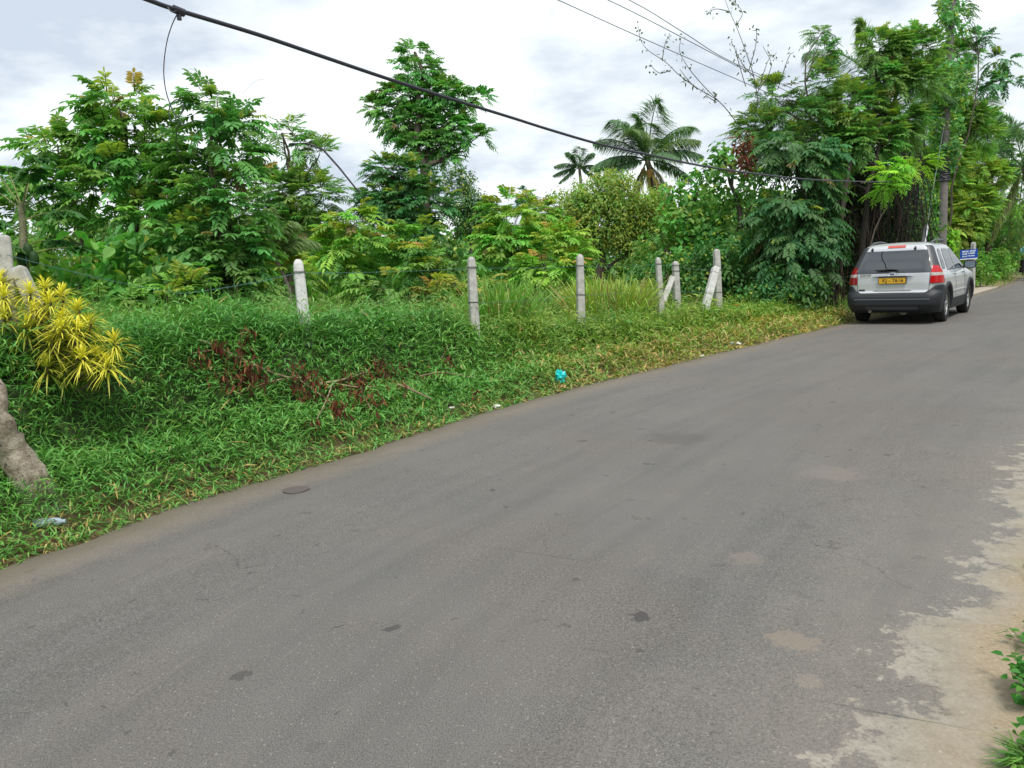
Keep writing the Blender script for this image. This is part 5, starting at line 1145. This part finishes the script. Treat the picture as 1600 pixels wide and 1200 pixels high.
M_STRAP = plain('pillar_grey', (.055, .058, .068), .4)
ZW = [.22, .35, .5, .72, .88, .98, 1.06, 1.12, 1.3, 1.5, 1.58, 1.63, 1.66]; WW = [.84, .875, .90, .905, .895, .885, .865, .845, .785, .71, .675, .61, .50]
ZR = [.22, .30, .40, .56, .64, .68, .85, 1.04, 1.12, 1.3, 1.5, 1.57, 1.62, 1.66]; RR = [-.66, -.80, -.89, -.90, -.87, -.80, -.80, -.79, -.76, -.66, -.53, -.50, -.44, -.30]
ZF = [.22, .35, .6, .8, .92, .98, 1.03, 1.07, 1.3, 1.5, 1.6, 1.66]; FF = [3.22, 3.42, 3.47, 3.43, 3.30, 3.0, 2.65, 2.42, 1.95, 1.52, 1.25, .8]
def wz(z): return np.interp(z, ZW, WW)
def rz_(z): return np.interp(z, ZR, RR)
def fz(z): return np.interp(z, ZF, FF)
def rad_(z): return np.interp(z, [.2, .6, .9, 1.1, 1.5, 1.66], [.20, .24, .26, .25, .20, .16])
def wrap(s, z, off=0.):
    """point of the body skin: s runs from the rear centre round the corner and along the side"""
    s = np.asarray(s, float); z = np.asarray(z, float); sg = np.sign(s) + (s == 0); a = np.abs(s); w_, r = wz(z), rad_(z); st = w_ - r; arc = r * math.pi / 2
    th = np.clip((a - st) / r, 0, math.pi / 2); y0 = rz_(z)
    x = np.where(a < st, a, st + r * np.sin(th)); y = np.where(a < st, y0, y0 + r - r * np.cos(th)); y = y + np.maximum(a - st - arc, 0)
    nx = np.where(a < st, 0, np.sin(th)); ny = np.where(a < st, -1, -np.cos(th))
    # front corner rounding
    fr = fz(z) - .35; over = np.clip((y - fr) / .35, 0, 1); x = x - .35 * (1 - np.sqrt(np.maximum(1 - over ** 2, 0))) * .8
    return np.stack([sg * (x + nx * off), y + ny * off, z + 0 * x], -1)
def s_at(y, z): w_, r = wz(z), rad_(z); return (w_ - r) + r * math.pi / 2 + (y - rz_(z) - r)
def grid(g, pts, flip=False, col=(.5, .5, .5), mask=None):
    n, m = pts.shape[:2]; i = np.arange(n - 1)[:, None] * m; j = np.arange(m - 1)[None]
    F = np.stack([i + j, i + j + 1, i + m + j + 1, i + m + j], -1).reshape(-1, 4)
    if flip: F = F[:, ::-1]
    if mask is not None:
        c = pts.reshape(-1, 3)[F].mean(1); F = F[mask(c)]
    g.add(pts.reshape(-1, 3), F, np.array(col))
def arch(c):   # keep faces outside the wheel openings
    return ~((np.abs(c[:, 0]) > .5) & ((np.hypot(c[:, 1], c[:, 2] - .36) < .415) | (np.hypot(c[:, 1] - 2.63, c[:, 2] - .36) < .415)))
def cpart(name, g, mat, parent=None, smooth=True):
    o = g.build(name, mat, None, smooth=smooth); o.parent = parent or CAR; return o
# body shell
zs = np.unique(np.concatenate([np.linspace(.24, 1.04, 33), np.linspace(1.04, 1.66, 24)]))
g = Geo()
for sgn in (1, -1):
    rows = []
    for z in zs:
        smax = s_at(fz(z), z); st = wz(z) - rad_(z); arc = rad_(z) * math.pi / 2
        ss = np.concatenate([np.linspace(0, st, 8)[:-1], np.linspace(st, st + arc, 9)[:-1], np.linspace(st + arc, smax, 100)])
        p = wrap(ss * sgn, z); 
        if sgn < 0: p[:, 0] = -np.abs(p[:, 0])
        rows.append(np.vstack([p, [[0, fz(z), z]]]))
    grid(g, np.array(rows), flip=(sgn < 0), mask=arch)
# roof skin
zt = 1.66; n = 40; ys = np.linspace(rz_(zt), fz(zt), n); xs_ = np.linspace(-1, 1, 17); rows = []
for y in ys:
    tt = (y - ys[0]) / (ys[-1] - ys[0]); hw = wz(zt) * (1 if .1 < tt < .9 else 1); r = rad_(zt)
    if y - ys[0] < r: hw = wz(zt) - r + math.sqrt(max(r * r - (r - (y - ys[0])) ** 2, 0))
    if ys[-1] - y < .35: hw = hw - .28 * (1 - math.sqrt(max(1 - ((y - ys[-1] + .35) / .35) ** 2, 0)))
    rows.append(np.stack([xs_ * hw, np.full(17, y), zt + .028 * (1 - xs_ ** 2) * math.sin(math.pi * min(1, max(.0, tt)))**.5], 1))
grid(g, np.array(rows), flip=False)
body = cpart('body', g, M_PAINT)
# undertray and inner wells
g = Geo()
def box(g, x0, x1, y0, y1, z0, z1, col=(.1, .1, .1)):
    V = np.array([(x, y, z) for z in (z0, z1) for y in (y0, y1) for x in (x0, x1)], float)
    g.add(V, np.array([[0, 2, 3, 1], [4, 5, 7, 6], [0, 1, 5, 4], [2, 6, 7, 3], [0, 4, 6, 2], [1, 3, 7, 5]]), np.array(col))
box(g, -.58, .58, -.70, 3.2, .26, .95); box(g, -.78, .78, .5, 2.12, .27, .36); cpart('underbody', g, M_BLACK, smooth=False)
g = Geo(); tube(g, [(-.70, 0, .32), (.70, 0, .32)], .045, (.1, .1, .1), 8); tube(g, [(-.35, -.1, .26), (-.35, -.76, .24)], .028, (.3, .3, .3), 8); cpart('rear_axle', g, plain('axle_metal', (.05, .045, .04), .7, .4))
g = Geo(); tube(g, [(-.42, -.55, .30), (-.42, -.8, .28), (-.42, -.86, .265)], [.025, .03, .03], (.4, .4, .4), 10); tube(g, [(.15, -.5, .26), (.15, -.1, .27)], [.09, .09], (.2, .2, .2), 10); cpart('exhaust', g, plain('exhaust_metal', (.30, .26, .20), .5, .7))
def patch(name, u0, u1, nz, ns, fL, fR, mat, off=.006, both=False, par=None, mask=None, side=0):
    """conforming panel: rows z from u0 to u1, s between fL(z) and fR(z)"""
    out_ = []
    for sgn in ((1, -1) if both else (side or 1,)):
        g = Geo(); rows = []
        for z in np.linspace(u0, u1, nz):
            ss = np.linspace(fL(z), fR(z), ns); rows.append(wrap(ss * sgn if (both or side) else ss, np.full(ns, z), off))
        rows = np.array(rows)
        # rim that ties the panel edge back to the body so that it has thickness
        grid(g, rows, flip=(sgn < 0), mask=mask)
        if mask is None:
            edge_ = np.concatenate([rows[0], rows[1:, -1], rows[-1, ::-1][1:], rows[::-1, 0][1:]]); c = rows.reshape(-1, 3).mean(0)
            inn = edge_ + nrm(np.array([0, 1.2, edge_[:, 2].mean()]) * np.ones_like(edge_) - edge_) * (off + .01)
            grid(g, np.stack([edge_, inn]), flip=(sgn > 0))
        out_.append(cpart(name, g, mat, par))
    return out_
# dark cladding: bumper, wrapping the corners and the sills
def sfun(y): return lambda z: s_at(y, z)
CT = lambda s, z: 0
g = Geo()
for sgn in (1, -1):
    rows = []
    for v in np.linspace(0, 1, 22):
        S = np.concatenate([np.linspace(0, .5, 14), np.linspace(.5, 1.45, 24)[1:]]) * 1.0
        topz = np.interp(S, [0, .62, .70, .80, 1.1, 1.45], [.655, .655, .70, .80, .80, .72]); z = .235 + (topz - .235) * v
        rows.append(wrap(S * sgn, z, .018 - .012 * (v > .97)))
    grid(g, np.array(rows), flip=(sgn < 0), mask=arch)
bump_ = cpart('rear_bumper', g, M_CLAD)
for sgn in (1, -1):
    g = Geo(); rows = []
    for z in np.linspace(.235, .46, 8):
        yv = np.linspace(.40, 2.25, 50); rows.append(wrap(np.array([s_at(y, z) for y in yv]) * sgn, np.full(50, z), .016))
    grid(g, np.array(rows), flip=(sgn < 0), mask=arch); cpart('sill_cladding', g, M_CLAD)
    g = Geo(); rows = []
    for z in np.linspace(.235, .62, 10):
        yv = np.linspace(2.9, 3.42, 16); rows.append(wrap(np.array([s_at(y, z) for y in yv]) * sgn, np.full(16, z), .014))
    grid(g, np.array(rows), flip=(sgn < 0), mask=arch); cpart('front_bumper', g, M_CLAD)
    for yc in (0, 2.63):      # wheel arch flares
        g = Geo(); a = np.linspace(-.25, math.pi + .25, 30); rows = []
        for rr_, o in ((.385, -.06), (.40, .012), (.43, .03), (.47, .028), (.485, .004)):
            yy = yc + rr_ * np.cos(a); z = np.maximum(.36 + rr_ * np.sin(a), .22); q = wrap(np.array([s_at(y, zz) for y, zz in zip(yy, z)]) * sgn, z, o); rows.append(q)
        grid(g, np.array(rows), flip=(sgn > 0)); cpart('wheel_arch', g, M_CLAD)
        g = Geo(); a = np.linspace(0, 2 * math.pi, 25); xa = np.array([.55, .86]) * sgn
        grid(g, np.array([[(x, yc + .412 * math.cos(q), .37 + .412 * math.sin(q)) for q in a if True] for x in xa]), col=(.02, .02, .02), mask=lambda c: c[:, 2] > .34); cpart('wheel_well', g, M_BLACK)
# bumper trim lines
patch('bumper_strip', .515, .53, 2, 30, lambda z: -.72, lambda z: .72, plain('strip_grey', (.25, .26, .29), .35, .3), .024, par=bump_)
patch('bumper_recess', .30, .37, 3, 30, lambda z: -.5, lambda z: .5, plain('recess_grey', (.07, .075, .085), .4), .0225, par=bump_)
# glass
rw = lambda z: wz(z) - np.interp(z, [1.08, 1.5], [.13, .11])
gl_ = patch('rear_window', 1.09, 1.515, 12, 24, lambda z: -rw(z), lambda z: rw(z), M_GLASS, .006)[0]
patch('window_band', 1.055, 1.092, 3, 24, lambda z: -rw(z) , lambda z: rw(z), M_STRAP, .007)
patch('roof_pillar', 1.06, 1.60, 14, 12, lambda z: rw(z) - .006, lambda z: s_at(np.interp(z, [1.06, 1.3, 1.6], [-.56, -.50, -.36]), z), M_STRAP, .010, both=True)
def rounded(z0, z1, y0f, y1f, k=.12):
    def L(z): t_ = (z - z0) / (z1 - z0); e = k * (1 - math.sqrt(max(0, 1 - abs(2 * t_ - 1) ** 5))); return s_at(y0f(z) + e, z)
    def R(z): t_ = (z - z0) / (z1 - z0); e = k * (1 - math.sqrt(max(0, 1 - abs(2 * t_ - 1) ** 5))); return s_at(y1f(z) - e, z)
    return L, R
li = lambda a, b: (lambda z: np.interp(z, [1.1, 1.52], [a, b]))
for (nm, a, b) in [('quarter_window', li(-.40, -.26), li(-.07, .02)), ('side_window', li(.06, .17), li(.82, .80)), ('side_window', li(.90, .88), li(2.12, 1.32))]:
    L_, R_ = rounded(1.10, 1.52, a, b, .05); patch(nm, 1.10, 1.52, 12, 14, L_, R_, M_GLASS2, .006, both=True)
# windscreen
g = Geo(); rows = [[(x * (wz(z) - .13), fz(z) + .008, z) for x in np.linspace(-1, 1, 9)] for z in np.linspace(1.10, 1.56, 8)]; grid(g, np.array(rows), flip=True); cpart('windscreen', g, M_GLASS)
# tail lights: red over clear over red
lo_s = lambda z: np.interp(z, [.84, 1.2], [.70, .715]); hi_s = lambda z: s_at(np.interp(z, [.84, 1.0, 1.12, 1.2], [-.46, -.49, -.55, -.62]), z)
for sgn in (1, -1):
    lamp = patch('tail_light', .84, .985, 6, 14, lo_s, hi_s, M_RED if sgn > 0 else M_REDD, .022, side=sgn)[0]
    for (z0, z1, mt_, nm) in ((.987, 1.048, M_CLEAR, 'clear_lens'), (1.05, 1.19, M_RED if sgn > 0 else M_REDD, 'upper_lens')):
        patch(nm, z0, z1, 4, 14, lo_s, hi_s, mt_, .022, side=sgn, par=lamp)
    patch('lens_divider', .832, .8385, 2, 14, lo_s, hi_s, M_BLACK, .02, side=sgn, par=lamp)
# tailgate seam, swage and trims
for sgn in (1, -1):
    patch('tailgate_seam', .66, 1.05, 8, 2, lambda z: np.interp(z, [.66, .72, 1.05], [.655, .685, .695]), lambda z: np.interp(z, [.66, .72, 1.05], [.655, .685, .695]) + .008, M_BLACK, .003, side=sgn)
    for yd in (-.0, .86, 1.93):
        if yd: patch('door_seam', .47, 1.07, 8, 2, lambda z: s_at(yd, z), lambda z: s_at(yd, z) + .007, M_BLACK, .003, side=sgn)
    patch('belt_trim', 1.075, 1.09, 2, 40, lambda z: s_at(.04, z), lambda z: s_at(2.2, z), M_BLACK, .007, side=sgn)
    patch('door_moulding', .60, .63, 2, 30, lambda z: s_at(.46, z), lambda z: s_at(2.15, z), M_PAINT, .014, side=sgn)
    for yh in (.62, 1.62):
        g = Geo(); p = wrap(np.array([s_at(yh, .98), s_at(yh + .1, .98), s_at(yh + .2, .98)]) * sgn, np.full(3, .98), .03); p[0] = wrap(np.array([s_at(yh, .98)]) * sgn, np.array([.98]), .004)[0]; p[2] = wrap(np.array([s_at(yh + .2, .98)]) * sgn, np.array([.98]), .004)[0]
        tube(g, catmull(p, 4), .014, (.5, .5, .5), 6); cpart('door_handle', g, M_CHROME)
patch('number_recess', .70, .735, 3, 20, lambda z: -.36, lambda z: .36, M_PAINT, .016)
g = Geo(); u = np.linspace(-1, 1, 15); q = wrap(u * .40, np.full(15, 1.005) - .012 * u ** 2, .022); tube(g, q, .026 * (1 - .75 * np.abs(u) ** 6), (.5, .5, .5), 8); garn = cpart('chrome_garnish', g, M_CHROME)
g = Geo(); a = np.arange(24) / 24 * 2 * math.pi
for (k, off) in ((1.0, .03), (.82, .046)):
    pass
ring_ = [wrap(np.array([.075 * math.cos(q)]), np.array([1.035 + .036 * math.sin(q)]), .04)[0] for q in a] ; ring_.append(ring_[0]); tube(g, ring_, .006, (.5, .5, .5), 6); cen = wrap(np.array([0.]), np.array([1.035]), .034)[0]
g.add(np.array([wrap(np.array([.075 * math.cos(q)]), np.array([1.035 + .036 * math.sin(q)]), .036)[0] for q in a]), np.arange(24)[None], np.array([.5, .5, .5])); emb = cpart('emblem', g, M_CHROME)
def text(body_, size, loc, mat, name, parent, ext=.002, bold=0., spacing=1.0, xs=1.0):
    cu = bpy.data.curves.new(name, 'FONT'); cu.body = body_; cu.size = size; cu.extrude = ext; cu.offset = bold; cu.align_x = 'CENTER'; cu.align_y = 'CENTER'; cu.space_character = spacing
    o = bpy.data.objects.new(name, cu); COL.objects.link(o); dg = bpy.context.evaluated_depsgraph_get(); dg.update()
    me = bpy.data.meshes.new_from_object(o.evaluated_get(dg)); bpy.data.objects.remove(o); me.materials.clear(); me.materials.append(mat)
    me.transform(Matrix.Translation(loc) @ Matrix.Rotation(math.pi / 2, 4, 'X') @ Matrix.Scale(xs, 4, (1, 0, 0)))
    o = bpy.data.objects.new(name, me); COL.objects.link(o); o.parent = parent; return o
text('KIA', .052, (0, -.838, 1.035), M_BLACK, 'emblem_lettering', emb, bold=.0012)
text('SPORTAGE', .045, (-.53, -.806, 1.028), M_CHROME, 'badge_lettering', body, ext=.004, bold=.001)
text('4WD', .042, (-.60, -.806, .715), M_BLACK, 'badge_lettering', body, ext=.004, bold=.003, xs=1.3)
g = Geo(); box(g, -.26, .26, -.838, -.818, .845, .965); pl_ = cpart('number_plate', g, M_PLATE, smooth=False)
g = Geo()
for (x0, x1, z0, z1) in ((-.268, .268, .963, .972), (-.268, .268, .838, .847), (-.268, -.259, .847, .963), (.259, .268, .847, .963)): box(g, x0, x1, -.842, -.812, z0, z1)
cpart('plate_frame', g, M_BLACK, pl_, smooth=False)
text('KJ - 7616', .098, (.01, -.8395, .905), M_BLACK, 'plate_lettering', pl_, ext=.001, bold=.0012, spacing=1.08)
# wiper, brake light, spoiler lip, washer pods
g = Geo(); tube(g, [(-.30, -.80, 1.115), (-.05, -.795, 1.135), (.06, -.785, 1.125), (.10, -.79, 1.105)], [.012, .018, .016, .02], (.1, .1, .1), 6); tube(g, [(-.34, -.775, 1.128), (.0, -.775, 1.14)], .008, (.1, .1, .1), 5); cpart('rear_wiper', g, M_BLACK)
patch('brake_light', 1.575, 1.622, 4, 12, lambda z: -.17, lambda z: .17, plain('faded_red_lens', (.55, .09, .07), .35), .012)
for sx_ in (-.47, .36):
    g = Geo(); p = wrap(np.array([sx_]), np.array([1.545]), .01)[0]; tube(g, [p + [0, .02, .03], p + [0, -.015, .0], p + [0, .0, -.035]], [.02, .026, .016], (.1, .1, .1), 8); cpart('tailgate_hinge', g, M_BLACK)
for sgn in (1, -1):
    g = Geo(); pts = catmull(np.array([(sgn * .56, -.28, 1.60), (sgn * .585, -.05, 1.675), (sgn * .60, .35, 1.705), (sgn * .595, .9, 1.705), (sgn * .57, 1.25, 1.665)]), 5); tube(g, pts, .021, (.2, .2, .2), 8)
    for k in (8, 15): tube(g, [pts[k], pts[k] - [0, 0, .06]], .018, (.2, .2, .2), 6)
    cpart('roof_rail', g, M_RAIL)
    # mirrors
    g = Geo(); c = np.array([sgn * 1.0, 1.98, 1.14]); u = np.linspace(-1, 1, 9)
    V = [];
    for k, y in enumerate((-.075, -.07, -.02, .04, .075)):
        sc_ = (.94, 1, 1.0, .8, .35)[k]
        for q in np.arange(16) / 16 * 2 * math.pi:
            cx, cz = math.cos(q), math.sin(q); V.append(c + np.array([.125 * sc_ * np.sign(cx) * abs(cx) ** .5, y, .088 * sc_ * np.sign(cz) * abs(cz) ** .5]))
    V = np.array(V).reshape(5, 16, 3); V = np.concatenate([V, V[:, :1]], 1); grid(g, V); g.add(V[0, :16], np.arange(16)[None], np.array([.1, .1, .1])); g.add(V[-1, :16], np.arange(16)[None, ::-1], np.array([.1, .1, .1]))
    tube(g, [c + [-sgn * .10, .02, -.05], (sgn * .83, 2.02, 1.08)], .026, (.1, .1, .1), 8); mir = cpart('door_mirror', g, M_CLAD)
    g = Geo(); V = V[0, :16] + [0, -.003, 0]; V = c + (V - c) * [.88, 1, .84]; g.add(V, np.arange(16)[None], np.array([.1, .1, .1])); cpart('mirror_glass', g, plain('mirror_glass', (.30, .36, .42), .1, .8), mir)
    g = Geo(); 
    for zc in (.80,): 
        V = wrap(np.array([s_at(y, z) for z in (.70, .86) for y in np.linspace(3.05, 3.38, 8)]) * sgn, np.repeat([.70, .86], 8), .008).reshape(2, 8, 3); grid(g, V, flip=(sgn < 0))
    cpart('headlight', g, M_CLEAR)
# wheels
def wheel(xc, yc):
    sgn = 1 if xc > 0 else -1; n = 36; a = np.arange(n + 1) / n * 2 * math.pi
    w0 = Geo(); prof = [(.205, -.10), (.24, -.11), (.31, -.112), (.338, -.10), (.349, -.075), (.352, 0), (.349, .075), (.338, .10), (.31, .112), (.24, .11), (.215, .098)]
    V = np.array([[(xc + sgn * o, yc + r * math.cos(q), .352 + r * math.sin(q)) for q in a] for r, o in prof]); grid(w0, V, flip=(sgn > 0)); wh = cpart('wheel', w0, M_TYRE)
    g = Geo(); prof = [(.05, .075), (.075, .07), (.08, .055)]; V = np.array([[(xc + sgn * o, yc + r * math.cos(q), .352 + r * math.sin(q)) for q in a] for r, o in [(.0, .078)] + prof]); grid(g, V, flip=(sgn > 0))
    V = np.array([[(xc + sgn * o, yc + r * math.cos(q), .352 + r * math.sin(q)) for q in a] for r, o in [(.185, -.05), (.19, .06), (.20, .092), (.218, .096), (.222, .088)]]); grid(g, V, flip=(sgn > 0))
    for k in range(5):
        q0 = k / 5 * 2 * math.pi + .3
        V = [];
        for r, hw_, o in ((.06, .030, .072), (.12, .026, .082), (.195, .042, .080)):
            for e in (-1, 1):
                for dz in (0, -.025): V.append((xc + sgn * (o + dz), yc + r * math.cos(q0) - e * hw_ * math.sin(q0), .352 + r * math.sin(q0) + e * hw_ * math.cos(q0)))
        V = np.array(V); g.add(V, np.array([[0, 2, 6, 4], [4, 6, 10, 8], [1, 5, 7, 3], [5, 9, 11, 7], [0, 4, 5, 1], [4, 8, 9, 5], [2, 3, 7, 6], [6, 7, 11, 10]]), np.array([.5, .5, .5]))
    cpart('rim', g, M_RIM, wh)
    g = Geo(); V = np.array([[(xc + sgn * .0, yc + r * math.cos(q), .352 + r * math.sin(q)) for q in a] for r in (.001, .19)]); grid(g, V, flip=(sgn > 0)); cpart('brake_disc', g, M_BLACK, wh)
for xc in (-.775, .775):
    for yc in (0, 2.63): wheel(xc, yc)
